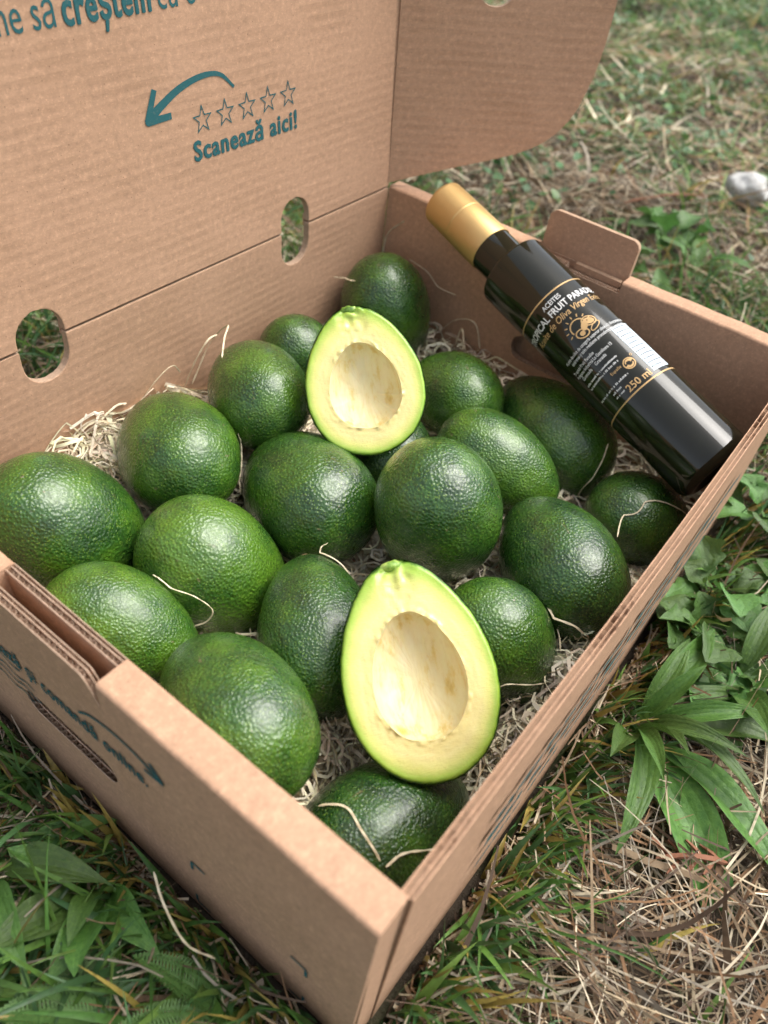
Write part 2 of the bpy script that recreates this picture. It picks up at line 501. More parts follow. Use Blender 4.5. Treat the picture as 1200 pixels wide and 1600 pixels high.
# lid, leaning back a few degrees
TILT = rad(4.5)
LU = Vector((0, math.sin(TILT), math.cos(TILT)))
LIDF = frame((0, LY, H), XA, LU)
LH = 0.292
lid_out = [(0, HG)]
for x0, x1, zb, vt in SLOTS:
    lid_out += [(x0, HG)] + [(x, HG+y) for x, y in half_slot(x0, x1, vt-HG, 1)][::-1] + [(x1, HG)]
lid_out += [(LX, HG), (LX, LH), (0, LH)]
LID = panel('lid', dedupe(lid_out), [], 0.0046, (M_KRAFT_IN, M_KEDGE), LIDF, BOX, 0.0006)
# outer liner that carries the hinge crease
cre = [0.0] + [s for a in SLOTS for s in a[:2]] + [LX]
for i in range(0, 6, 2):
    panel('hinge_liner', rrect(cre[i], cre[i+1], -0.004, 0.004, 0.0005, 1), [], 0.0006, (M_KRAFT, M_KEDGE),
          frame((0, LY+0.0048, H), XA, ZA), BOX)

# lid end flap, half folded in
b50 = rad(50)
FD = Vector((math.cos(b50), -math.sin(b50), 0))
pts = [(0.0, 0.001), (0.039, 0.0118), (0.070, 0.0196), (0.088, 0.0250), (0.105, 0.0335), (0.1185, 0.0480), (0.1255, 0.065),
       (0.1300, 0.085), (0.1323, 0.113), (0.1325, 0.16), (0.131, 0.20), (0.126, 0.228), (0.116, 0.248), (0.098, 0.262), (0.07, 0.272), (0.0, 0.290)]
pts = [(float(a), float(b)) for a, b in smooth_path(pts, 70)]
hole = [(0.0577+0.0123*math.cos(2*math.pi*i/36), 0.1206+0.0123*math.sin(2*math.pi*i/36)) for i in range(36)]
FLAPF = frame((LX-0.0016, LY, H+0.002), FD, LU)
panel('lid_flap', pts, [hole], 0.0042, (M_KRAFT_IN, M_KEDGE), FLAPF, BOX, 0.0005)

panel('flap_hinge', rrect(0, 0.0055, 0.002, 0.288, 0.0005, 1), [], 0.0005, (M_KRAFT, M_KEDGE), frame((LX-0.003, LY+0.0013, H+0.002), (math.cos(rad(25)), -math.sin(rad(25)), 0), LU), BOX)

def rolled(name, x0, x1, ya, yb, z1, parent, r=0.0019, wob=0.0):
    """folded-over double wall: rounded top, extruded along y"""
    prof = [(x0, 0.0)]
    for cx, a0, a1 in ((x0+r, 180, 90), (x1-r, 90, 0)):
        for i in range(7):
            a = rad(a0+(a1-a0)*i/6); prof.append((cx+r*math.cos(a), z1-r+r*math.sin(a)))
    prof.append((x1, 0.0))
    n = len(prof); ys = np.linspace(ya, yb, 24)
    V = []; F = []
    for j, y in enumerate(ys):
        for k, (x, z) in enumerate(prof):
            dz = 0.0003*math.sin(y*40)+0.00015*math.sin(y*190+1)
            bow = wob*math.sin(math.pi*(y/LY))*(z/z1) if x < (x0+x1)/2 else 0
            V.append((x-bow, y, z+(dz if z > 0.01 else 0)))
    for j in range(len(ys)-1):
        for k in range(n):
            a = j*n+k; b = j*n+(k+1) % n
            F.append((a, b, b+n, a+n))
    F.append(tuple(range(n))); F.append(tuple(range((len(ys)-1)*n, len(ys)*n))[::-1])
    me = mesh(V, F)
    bm = bmesh.new(); bm.from_mesh(me); bmesh.ops.recalc_face_normals(bm, faces=bm.faces); bm.to_mesh(me); bm.free()
    me.materials.append(M_KRAFT)
    o = link(name, me, parent)
    me.polygons.foreach_set('use_smooth', [True]*len(me.polygons))
    md = o.modifiers.new('ws', 'EDGE_SPLIT'); md.split_angle = rad(40)
    return o

def board(name, x0, x1, ya, yb, ztop, slot, parent, xm_f=0.6):
    """real double-flute board in the yz plane with upright flutes; ztop(y) gives the cut edge, slot is a rounded hole"""
    xs = [x0, x0+(x1-x0)*xm_f, x1]; t = 0.00035
    yy = np.linspace(ya, yb, 50)
    out = [(ya, 0.0), (yb, 0.0)] + [(float(y), float(ztop(y))) for y in yy[::-1]]
    holes = [slot] if slot else []
    root = None
    for i, x in enumerate(xs):
        xx = x+t if i == 0 else (x if i == 2 else x+t/2)
        F = frame((xx, 0, 0), YA, ZA)
        o = panel(name if root is None else 'liner', out, holes, t, (M_KRAFT, M_KPALE), F, parent if root is None else root)
        if root is None: root = o
    if slot:
        sa = np.array(slot); sy0, sy1 = sa[:, 0].min(), sa[:, 0].max()
    V = []; F = []
    for (xa, xb, p) in ((xs[0]+t, xs[1]-t/2, 0.0031), (xs[1]+t/2, xs[2]-t, 0.0024)):
        n = int((yb-ya)/p*10); ys = np.linspace(ya+0.0002, yb-0.0002, n)
        def cut(y):
            m = 0.0008*noise.noise(Vector((y*300, xa*900, 0)))
            return m
        for i in range(n-1):
            ym = (ys[i]+ys[i+1])/2
            segs = [(0.0, ztop(ym)-0.0004+cut(ym))]
            if slot and sy0 < ym < sy1:
                near = sa[np.argsort(abs(sa[:, 0]-ym))[:8]]
                lo, hi = near[:, 1].min(), near[:, 1].max()
                segs = [(0.0, lo+cut(ym)*0.6), (hi-cut(ym)*0.6, ztop(ym)-0.0004+cut(ym))]
            xk = [(xa+xb)/2 + (xb-xa)/2*math.sin(2*math.pi*y/p) for y in (ys[i], ys[i+1])]
            for z0, z1 in segs:
                k = len(V)
                V += [(xk[0], ys[i], z0), (xk[1], ys[i+1], z0), (xk[1], ys[i+1], z1), (xk[0], ys[i], z1)]
                F.append((k, k+1, k+2, k+3))
    me = mesh(V, F); me.materials.append(M_KPALE)
    o = link('flute', me, root); o['kind'] = 'stuff'
    return root

# side wall nearest the left of the picture: rolled ends, open notch with bare corrugated edges, long hand slot
NA, NB = 0.1165, 0.1795
rolled('side_wall', -TS, 0.0, -0.003, NA, H, BOX, wob=0.0)
rolled('side_wall', -TS, 0.0, NB, LY, H-0.001, BOX, wob=0.0)
sl = rrect(0.1195, 0.1765, 0.0525, 0.0685, 0.0075)
def top_out(y):
    s = (y-NA)/(NB-NA)
    return H-0.002 - 0.014*max(0, 1-s/0.13)**1.6
board('side_outer_sheet', -TS, -TS+0.0044, NA, NB, top_out, sl, BOX)
board('side_inner_sheet', -0.0044, -0.0002, NA, NB, lambda y: H-0.0015, rrect(0.121, 0.175, 0.0545, 0.0655, 0.005), BOX)

# far side wall with the stand-up tab
NC, ND = 0.1090, 0.1722
rolled('side_wall', LX, LX+0.0135, 0.0, NC, H+0.003, BOX)
rolled('side_wall', LX, LX+0.0135, ND, LY, H+0.001, BOX)
board('side_inner_sheet', LX+0.0002, LX+0.0044, NC, ND, lambda y: H-0.0045 + (0.004 if 0.147 < y < 0.1685 else 0), rrect(0.112, 0.1705, 0.052, 0.071, 0.009), BOX)
board('side_outer_sheet', LX+0.0091, LX+0.0134, NC, ND, lambda y: H-0.001, None, BOX)
tabF = frame((LX+0.0100, 0, H-0.008), (0, -1, 0), (0.10, 0, 0.995))
tab = panel('tab', [(-0.1715, 0), (-0.1098, 0)] + rrect(-0.1715, -0.1098, 0.0, 0.0315, 0.0055)[0:16], [], 0.0040, (M_KRAFT, M_KEDGE), tabF, BOX, 0.0004)
panel('tab_tongue', rrect(-0.1440, -0.1120, 0, 0.0042, 0.0008, 2), [], 0.0035, (M_KRAFT, M_KEDGE), frame((LX+0.0060, 0, H-0.0048), (0, -1, 0), ZA), BOX)

# front wall: laminated layers, worn top edge
def front_wall():
    root = None
    TB = 0.0046
    layers = [(-TB, 0.0005, 0.0, 1), (-TB+0.0005, 0.0014, -0.0009, 0), (-TB+0.0019, 0.0004, -0.0002, 1), (-TB+0.0023, 0.0018, -0.0011, 0), (-0.0005, 0.0005, 0.0001, 1)]
    xs = np.linspace(-0.0005, LX+0.0135, 260)
    for li, (y0, th, dz, liner) in enumerate(layers):
        V = []; F = []
        for i, x in enumerate(xs):
            w = 0.0005*noise.noise(Vector((x*60, li*7.3, 0))) + 0.00035*noise.noise(Vector((x*240, li*3.1, 2)))
            crush = 0
            for c0, wd, dp in ((0.130, 0.014, 0.0045), (0.300, 0.022, 0.0045), (0.02, 0.008, 0.002)):
                crush += dp*math.exp(-((x-c0)/wd)**2)*(1.0 if not liner else 0.35)*(0.7+0.9*noise.noise(Vector((x*500, li, 4))))
            z = H-0.0005+dz+w-crush
            bow = -0.0016*math.sin(math.pi*min(1, max(0, x/LX)))
            V += [(x, y0+bow, 0), (x, y0+th+bow, 0), (x, y0+th+bow, z), (x, y0+bow, z)]
        n = len(xs)
        for i in range(n-1):
            a = i*4
            for k in range(4):
                F.append((a+k, a+(k+1) % 4, a+4+(k+1) % 4, a+4+k)[::-1])
        F.append((0, 1, 2, 3)); F.append((n*4-1, n*4-2, n*4-3, n*4-4))
        me = mesh(V, F)
        bm = bmesh.new(); bm.from_mesh(me); bmesh.ops.recalc_face_normals(bm, faces=bm.faces); bm.to_mesh(me); bm.free()
        me.materials.append(M_KRAFT if liner else M_KCORE)
        o = link('front_wall' if root is None else 'layer', me, BOX if root is None else root)
        if root is None: root = o
    return root
FRONT = front_wall()
# folded corner lip where the front wall turns round the rolled side
panel('corner_lip', rrect(0.0, 0.0115, 0.0, H-0.009, 0.002, 3), [], 0.0016, (M_KRAFT, M_KEDGE), frame((-0.0125, -0.0042, 0.0), XA, (0, 0.012, 1)), BOX, 0.0005)

# ------------------------------------------------------------------ print on the box (teal ink)
def text_geo(s, size=1.0, sx=1.0, bold=0.0, shear=0.0, space=0.0):
    cu = bpy.data.curves.new('t', 'FONT'); cu.body = s; cu.size = 1.0; cu.offset = bold; cu.shear = shear
    cu.space_character = 1.0+max(0, space)*3; cu.resolution_u = 3; cu.fill_mode = 'FRONT'
    o = bpy.data.objects.new('t', cu); COL.objects.link(o)
    dg = bpy.context.evaluated_depsgraph_get(); dg.update()
    me = bpy.data.meshes.new_from_object(o.evaluated_get(dg))
    V = [(v.co.x*size*sx, v.co.y*size) for v in me.vertices]; F = [tuple(p.vertices) for p in me.polygons]
    bpy.data.objects.remove(o); bpy.data.curves.remove(cu); bpy.data.meshes.remove(me)
    return V, F

def flat_print(name, V2, F, mw, parent, lift=0.00025, mat=None):
    F2 = []; zl = lift if hasattr(lift, '__len__') else [lift]*len(V2)
    for f in F:
        a = sum(V2[f[i]][0]*V2[f[(i+1) % len(f)]][1]-V2[f[(i+1) % len(f)]][0]*V2[f[i]][1] for i in range(len(f)))
        F2.append(f if a > 0 else f[::-1])
    me = mesh([(x, y, z) for (x, y), z in zip(V2, zl)], F2)
    return link(name, me, parent, mat=mat or M_INK, mw=mw)

def fit_text(s, x0, x1, y0, cap, bold, space=0.0):
    V, F = text_geo(s, 1.0, 1.0, bold, 0.0, space)
    xs = [v[0] for v in V]; k = cap/0.72
    w = max(xs)-min(xs)
    return [(x0+(v[0]-min(xs))*(x1-x0)/w, y0+v[1]*k) for v in V], F

def place(o_name, s, x0, x1, y0, cap, bold, mw, parent):
    V, F = fit_text(s, x0, x1, y0, cap, min(bold, 0.016), bold)
    k = max(0.0, bold-0.016)*cap*1.3
    o = flat_print(o_name, V, F, mw, parent)
    if k > 0:                                            # heavier ink: the same letters struck again a hair aside
        me = o.data; n = len(V)
        VV = [(x+dx, y+dy, 0.00025+0.00004*i) for i, (dx, dy) in enumerate(((-k, 0), (k, 0), (0, -k*0.6), (0, k*0.6))) for x, y in V]
        F2 = [tuple(p.vertices) for p in me.polygons]
        FF = [tuple(q+n*i for q in f) for i in range(4) for f in F2]
        m2 = mesh(VV, FF); m2.materials.append(M_INK); o.data = m2
    return o

place('lettering', 'Scanează aici!', 0.1978, 0.2752, 0.0585, 0.0098, 0.042, LIDF, LID)
place('lettering', 'ne să', 0.1070, 0.1335, 0.1279, 0.0135, 0.0, LIDF, LID)
place('lettering', 'creștem', 0.1372, 0.1828, 0.1277, 0.0135, 0.032, LIDF, LID)
place('lettering', 'cu o', 0.1870, 0.2100, 0.1275, 0.0135, 0.0, LIDF, LID)

def stroke(path, widths):
    P = np.asarray(path); n = len(P); V = []; F = []
    for i in range(n):
        t = P[min(i+1, n-1)]-P[max(i-1, 0)]; t = t/np.linalg.norm(t); nn = np.array([-t[1], t[0]])
        V += [tuple(P[i]+nn*widths[i]/2), tuple(P[i]-nn*widths[i]/2)]
    for i in range(n-1): F.append((2*i, 2*i+1, 2*i+3, 2*i+2))
    return V, F
def join(*parts):
    V = []; F = []
    for v, f in parts:
        k = len(V); V += list(v); F += [tuple(i+k for i in q) for q in f]
    return V, F

def arrow(path, w0, w1, head, hw):
    P = smooth_path(path, 26)
    body = stroke(P, np.linspace(w0, w1, 26))
    tip = P[-1]; t = P[-1]-P[-4]; t /= np.linalg.norm(t); nn = np.array([-t[1], t[0]])
    tip = tip + t*hw*0.5
    h1 = stroke([tip, tip-t*head+nn*head*0.62], [hw, hw*0.85]); h2 = stroke([tip, tip-t*head-nn*head*0.62], [hw, hw*0.85])
    c = stroke([tip-t*hw*1.2, tip+t*hw*0.35], [hw*1.3, hw*0.5])
    V, F = join(body, h1, h2, c)
    L = [0.00025]*len(body[0])+[0.00029]*len(h1[0])+[0.00033]*len(h2[0])+[0.00037]*len(c[0])
    return V, F, L
V, F, LZ = arrow([(0.2290, 0.0882), (0.2200, 0.0955), (0.2080, 0.0968), (0.1930, 0.0938), (0.1800, 0.0880), (0.1730, 0.0838)], 0.0014, 0.0048, 0.0125, 0.0036)
# give each stroke its own hair of height so no two faces share a plane
flat_print('printed_arrow', V, F, LIDF, LID, LZ)

for i in range(5):
    cx, cy = 0.2056 + i*(0.2691-0.2056)/4, 0.0772
    out = []; inn = []
    for k in range(10):
        a = math.pi/2 + k*math.pi/5; R1 = 0.0074 if k % 2 == 0 else 0.0030
        R2 = 0.0057 if k % 2 == 0 else 0.0023
        out.append((cx+R1*0.93*math.cos(a), cy+R1*math.sin(a))); inn.append((cx+R2*0.93*math.cos(a), cy+R2*math.sin(a)))
    V = out+inn; F = [(k, (k+1) % 10, 10+(k+1) % 10, 10+k) for k in range(10)]
    flat_print('printed_star', V, F, LIDF, LID)

# outer side wall
SWF = frame((-TS-0.0002, 0, 0), (0, -1, 0), ZA)
place('lettering', 'Scanează și comandă online.', -0.2040, -0.0968, 0.0852, 0.0090, 0.020, SWF, BOX)
V, F, LZ = arrow([(-0.1335, 0.0962), (-0.1250, 0.1025), (-0.1120, 0.1060), (-0.0990, 0.1052), (-0.0880, 0.1010)], 0.0012, 0.0020, 0.0085, 0.0020)
flat_print('printed_arrow', V, F, SWF, BOX, LZ)
for z, a, b in ((0.0815, -0.2, -0.1735), (0.0745, -0.2, -0.1665), (0.0690, -0.2, -0.1640), (0.0630, -0.2, -0.1700)):
    P = [(u, z+0.0012*math.sin(u*420+z*900)) for u in np.linspace(a, b, 22)]
    V, F = stroke(P, [0.0009]*22); flat_print('printed_line', V, F, SWF, BOX)
for x, z, sx_, sz_ in ((-0.0785, 0.0480, 1, -1), (-0.0195, 0.0480, -1, -1), (-0.0785, 0.0060, 1, 1), (-0.0195, 0.0060, -1, 1)):
    V, F = join(stroke([(x, z), (x+sx_*0.0075, z)], [0.0014]*2), stroke([(x, z+sz_*0.0008), (x, z+sz_*0.0075)], [0.0014]*2))
    flat_print('printed_corner_mark', V, F, SWF, BOX)
# front wall print, seen at a grazing angle
FWF = frame((0, -0.0064, 0), XA, ZA)
rb = random.Random(4)
for row, (z, hh) in enumerate(((0.088, 0.010), (0.066, 0.010), (0.046, 0.006))):
    x = 0.055
    while x < 0.30:
        w = rb.uniform(0.004, 0.013)
        V = [(x, z), (x+w, z), (x+w, z+hh*rb.uniform(0.55, 1)), (x, z+hh*rb.uniform(0.55, 1))]
        flat_print('print_block', V, [(0, 1, 2, 3)], FWF, FRONT, 0.0006)
        x += w + rb.choice((0.0012, 0.0015, 0.002, 0.006))

# ------------------------------------------------------------------ avocados
ASP = 1.52
def avocado_mesh(seed):
    bm = bmesh.new(); nu, nv = 56, 40
    rows = []
    for j in range(nv+1):
        s = -math.cos(math.pi*j/nv)                     # -1 blunt end, +1 stem end
        rr = math.sqrt(max(0, 1-s*s)) * (1 - 0.13*s - 0.07*max(0, s)**2 + 0.02*s*s)
        rr *= 1.04
        row = []
        for i in range(nu):
            a = 2*math.pi*i/nu
            p = Vector((rr*math.cos(a), rr*math.sin(a), ASP*s))
            q = p*0.9+Vector((seed*5.1, seed*3.3, 0))
            k = 1 + 0.030*noise.noise(q) + 0.010*noise.noise(q*3) + 0.0028*noise.noise(q*11)
            row.append(bm.verts.new(p*k) if 0 < j < nv or i == 0 else None)
        rows.append(row)
    for j in range(nv):
        for i in range(nu):
            i2 = (i+1) % nu
            a, b = rows[j][i], rows[j][i2]; c, d = rows[j+1][i2], rows[j+1][i]
            if j == 0: bm.faces.new((rows[0][0], c, d))
            elif j == nv-1: bm.faces.new((a, b, rows[nv][0]))
            else: bm.faces.new((a, b, c, d))
    bmesh.ops.recalc_face_normals(bm, faces=bm.faces)
    me = bpy.data.meshes.new('avocado'); bm.to_mesh(me); bm.free()
    me.polygons.foreach_set('use_smooth', [True]*len(me.polygons)); me.materials.append(M_SKIN)
    return me
AM = [avocado_mesh(s) for s in range(6)]
def scar_mesh():
    V = [(0, 0, 0.035)]; F = []
    for k, (r, z) in enumerate(((0.05, 0.04), (0.085, 0.02), (0.11, -0.03))):
        for i in range(12):
            a = 2*math.pi*i/12; V.append((r*math.cos(a)*(1+0.1*math.sin(3*a)), r*math.sin(a), z))
    for i in range(12):
        j = (i+1) % 12
        F.append((0, 1+i, 1+j)); F.append((1+i, 13+i, 13+j, 1+j)); F.append((13+i, 25+i, 25+j, 13+j))
    return mesh(V, F)
SCAR = scar_mesh(); SCAR.materials.append(M_STEM)
# centre, direction of the stem end, radius, label
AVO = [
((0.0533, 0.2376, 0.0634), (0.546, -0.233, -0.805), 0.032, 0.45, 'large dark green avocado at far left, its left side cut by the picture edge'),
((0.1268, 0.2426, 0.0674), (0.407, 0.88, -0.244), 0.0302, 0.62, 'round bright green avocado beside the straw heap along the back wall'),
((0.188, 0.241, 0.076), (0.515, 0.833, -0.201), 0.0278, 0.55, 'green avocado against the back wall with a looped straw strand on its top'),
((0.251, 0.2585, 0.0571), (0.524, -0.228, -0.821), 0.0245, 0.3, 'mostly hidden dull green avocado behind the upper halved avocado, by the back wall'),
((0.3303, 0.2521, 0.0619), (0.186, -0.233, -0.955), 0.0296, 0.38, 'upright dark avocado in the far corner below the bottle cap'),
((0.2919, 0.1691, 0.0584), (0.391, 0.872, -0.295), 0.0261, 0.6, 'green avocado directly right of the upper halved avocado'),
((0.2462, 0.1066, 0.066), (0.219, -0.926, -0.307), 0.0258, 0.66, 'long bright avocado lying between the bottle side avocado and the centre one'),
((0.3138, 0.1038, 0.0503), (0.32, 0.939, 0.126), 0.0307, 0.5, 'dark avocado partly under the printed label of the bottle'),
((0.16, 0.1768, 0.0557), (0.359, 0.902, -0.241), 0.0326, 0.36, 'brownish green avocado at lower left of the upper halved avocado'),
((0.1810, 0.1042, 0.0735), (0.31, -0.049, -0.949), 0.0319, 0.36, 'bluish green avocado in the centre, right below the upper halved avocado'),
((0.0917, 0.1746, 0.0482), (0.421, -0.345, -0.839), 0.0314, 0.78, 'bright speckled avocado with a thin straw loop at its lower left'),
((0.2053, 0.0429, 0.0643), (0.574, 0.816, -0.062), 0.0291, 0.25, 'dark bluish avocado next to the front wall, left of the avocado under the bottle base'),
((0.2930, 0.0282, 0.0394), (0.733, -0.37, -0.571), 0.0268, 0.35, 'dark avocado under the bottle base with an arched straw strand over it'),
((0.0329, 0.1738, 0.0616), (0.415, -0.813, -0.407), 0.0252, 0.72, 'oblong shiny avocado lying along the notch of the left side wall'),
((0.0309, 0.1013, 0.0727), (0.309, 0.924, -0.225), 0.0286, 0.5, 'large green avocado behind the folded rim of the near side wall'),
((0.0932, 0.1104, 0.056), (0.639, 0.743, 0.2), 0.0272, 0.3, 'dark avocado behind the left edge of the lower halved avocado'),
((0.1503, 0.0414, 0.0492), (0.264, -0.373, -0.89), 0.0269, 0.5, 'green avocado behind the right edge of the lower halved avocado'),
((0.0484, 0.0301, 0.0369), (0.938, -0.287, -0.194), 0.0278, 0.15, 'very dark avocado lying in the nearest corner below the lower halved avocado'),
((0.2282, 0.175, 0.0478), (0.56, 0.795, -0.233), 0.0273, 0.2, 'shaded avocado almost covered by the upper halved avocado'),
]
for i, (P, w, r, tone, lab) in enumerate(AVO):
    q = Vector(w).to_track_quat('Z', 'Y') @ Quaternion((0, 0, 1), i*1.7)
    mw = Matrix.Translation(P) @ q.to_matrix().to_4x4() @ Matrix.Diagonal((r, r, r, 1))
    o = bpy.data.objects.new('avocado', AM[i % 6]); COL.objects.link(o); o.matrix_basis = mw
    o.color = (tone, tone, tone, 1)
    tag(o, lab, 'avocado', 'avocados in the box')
    s = bpy.data.objects.new('stem_scar', SCAR); COL.objects.link(s); s.parent = o
    s.location = (0, 0, ASP*0.995)

def half_avocado(P, L, N, r, asp, label, seed):
    """cut face in local xy (y towards the stem), body behind it"""
    L = Vector(L).normalized(); N = Vector(N); N = (N-L*N.dot(L)).normalized()
    mw = frame(P, L.cross(N), L) @ Matrix.Diagonal((r, r, r, 1))
    root = empty('halved_avocado', P); tag(root, label, 'avocado', 'cut avocado halves')
    nu = 120
    def outline(a):
        s = math.sin(a); c = math.cos(a)
        k = 1 - 0.135*s - 0.085*max(0, s)**2 + 0.03*max(0, s)**8
        x = c*k*1.05; y = asp*s
        w = 1+0.006*noise.noise(Vector((c*4+seed, s*4, 0)))
        return x*w, y*w
    def pit(a):
        s = math.sin(a); c = math.cos(a)
        w = 1+0.014*noise.noise(Vector((c*3+seed*2, s*3, 1)))
        return (c*0.635*(1-0.10*s))*w, (-0.13+asp*0.545*s + (0.08*max(0, s)**3))*w
    # flesh ring from the skin edge to the edge of the hollow
    V = []; F = []; A = []
    nr = 26
    for j in range(nr+1):
        t = j/nr
        for i in range(nu):
            a = 2*math.pi*i/nu
            ox, oy = outline(a); px, py = pit(a)
            x = ox+(px-ox)*t; y = oy+(py-oy)*t
            z = 0.012*noise.noise(Vector((x*3, y*3, seed)))*min(1, t*6)
            z -= 0.05*max(0, 1-t*9)**2                                # soft rounded rim
            z += 0.010*noise.noise(Vector((x*16, y*16, seed)))*t
            if t > 0.86: z += 0.11*max(0, noise.noise(Vector((x*15, y*15, seed+5))))*(t-0.86)/0.14*(1 if math.sin(a) < -0.3 or math.sin(a) > 0.7 else 0.2)
            if math.sin(a) > 0.93: z -= 0.10*(1-t)*max(0, (math.sin(a)-0.93)/0.07)*(0.6+noise.noise(Vector((x*9, y*9, seed))))
            V.append((x, y, z)); A.append(t if math.sin(a) < 0.5 else t*(0.75+0.25*(1-math.sin(a))/0.5))
    for j in range(nr):
        for i in range(nu):
            i2 = (i+1) % nu
            F.append((j*nu+i, j*nu+i2, (j+1)*nu+i2, (j+1)*nu+i))
    me = mesh(V, F); at = me.attributes.new('rim', 'FLOAT', 'POINT'); at.data.foreach_set('value', A)
    fo = link('flesh', me, root, mat=M_FLESH, smooth=True, mw=mw)
    edge = V[nr*nu:(nr+1)*nu]
    # hollow
    V = []; F = []; nk = 22
    for j in range(nk):
        t = j/nk; ph = t*math.pi/2
        for i in range(nu):
            x, y, z = edge[i]
            cx, cy = 0.0, -0.13
            k = math.cos(ph)**0.8
            dz = -0.54*math.sin(ph)
            V.append((cx+(x-cx)*k, cy+(y-cy)*k, z*(1-t)+dz+0.018*noise.noise(Vector((x*k*6, y*k*6, seed+9)))*min(1, t*5)))
    V.append((0, -0.13, -0.54)); last = len(V)-1
    for j in range(nk-1):
        for i in range(nu):
            i2 = (i+1) % nu; F.append((j*nu+i, j*nu+i2, (j+1)*nu+i2, (j+1)*nu+i))
    for i in range(nu): F.append(((nk-1)*nu+i, (nk-1)*nu+(i+1) % nu, last))
    link('stone_hollow', mesh(V, F), root, mat=M_CAVITY, smooth=True, mw=mw)
    # skin
    V = []; F = []; ns = 26
    for j in range(ns):
        ph = (j/ns)*math.pi/2
        for i in range(nu):
            a = 2*math.pi*i/nu; ox, oy = outline(a)
            k = math.cos(ph)
            bb = 1 if j == 0 else 1+0.008*noise.noise(Vector((ox*k*4, oy*k*4, j+seed)))
            V.append((ox*k*1.008*bb, oy*k*1.005*bb, -0.048-math.sin(ph)*0.93))
    V.append((0, 0, -0.978)); last = len(V)-1
    for j in range(ns-1):
        for i in range(nu):
            i2 = (i+1) % nu; F.append((j*nu+i, (j+1)*nu+i, (j+1)*nu+i2, j*nu+i2))
    for i in range(nu): F.append(((ns-1)*nu+i, last, (ns-1)*nu+(i+1) % nu))
    link('skin', mesh(V, F), root, mat=M_SKIN, smooth=True, mw=mw).color = (0.35, 0.35, 0.35, 1)
    # torn stem cap: a rough little green lump
    V = []; F = []
    for j in range(7):
        for i in range(14):
            a = 2*math.pi*i/14; ph = j/6*math.pi
            p = Vector((0.19*math.sin(ph)*math.cos(a), 0.075*math.cos(ph), 0.10*math.sin(ph)*math.sin(a)))
            p *= 1+0.45*noise.noise(p*14+Vector((seed, 0, 0)))
            V.append((p.x-0.02, p.y+asp*0.955, p.z-0.10))
    for j in range(6):
        for i in range(14):
            F.append((j*14+i, j*14+(i+1) % 14, (j+1)*14+(i+1) % 14, (j+1)*14+i))
    link('stem_end', mesh(V, F), root, mat=M_TORN, smooth=True, mw=mw)
    return root
def torn_mat():
    m, n, l, b = new_mat('torn_green_flesh')
    tc = n.new('ShaderNodeTexCoord'); nz = tex(n, l, 'Noise', 9, tc.outputs['Object'], Detail=5)
    r = ramp(n, [(0.35, (0.05, 0.12, 0.012)), (0.5, (0.20, 0.36, 0.05)), (0.65, (0.42, 0.55, 0.13))]); l.new(nz.outputs[0], r.inputs[0])
    l.new(r.outputs[0], b.inputs['Base Color']); b.inputs['Roughness'].default_value = 0.45
    return m
M_TORN = torn_mat()
half_avocado((0.2007, 0.1747, 0.1128), (0.378, 0.622, 0.686), (-0.612, -0.388, 0.689), 0.0302, 1.33,
             'halved avocado without its stone, the upper and smaller cut half', 2.0)
half_avocado((0.0864, 0.0520, 0.0924), (0.471, 0.724, 0.504), (-0.511, -0.242, 0.825), 0.0301, 1.52,
             'halved avocado without its stone, the lower and larger cut half in front', 5.0)

# ------------------------------------------------------------------ bottle
def glass_mat():
    m, n, l, b = new_mat('dark_glass')
    tc = n.new('ShaderNodeTexCoord'); nz = tex(n, l, 'Noise', 35, tc.outputs['Object'], Detail=5, Roughness=0.65)
    b.inputs['Base Color'].default_value = (0.012, 0.012, 0.006, 1)
    l.new(ramp_out(n, l, nz.outputs[0], 0.35, 0.75, 0.03, 0.14), b.inputs['Roughness'])
    b.inputs['IOR'].default_value = 1.5; b.inputs['Specular IOR Level'].default_value = 0.5
    b.inputs['Coat Weight'].default_value = 0.1; b.inputs['Coat Roughness'].default_value = 0.08
    return m
def gold_cap_mat():
    m, n, l, b = new_mat('gold_cap')
    tc = n.new('ShaderNodeTexCoord'); nz = tex(n, l, 'Noise', 120, tc.outputs['Object'], Detail=4)
    c = mix(n, l, (0.60, 0.40, 0.16), (0.68, 0.47, 0.20), nz.outputs[0])
    l.new(c, b.inputs['Base Color']); b.inputs['Metallic'].default_value = 0.8; b.inputs['Roughness'].default_value = 0.46
    return m
M_GLASS = glass_mat(); M_GOLDCAP = gold_cap_mat()
M_GOLDINK = simple('gold_ink', (0.56, 0.36, 0.16), 0.45, 0.3)
M_WHITEINK = simple('white_ink', (0.72, 0.72, 0.70), 0.6)
M_SILVER = simple('pale_table', (0.62, 0.72, 0.78), 0.5)
M_SEAM = simple('cap_seam', (0.06, 0.035, 0.012), 0.6)

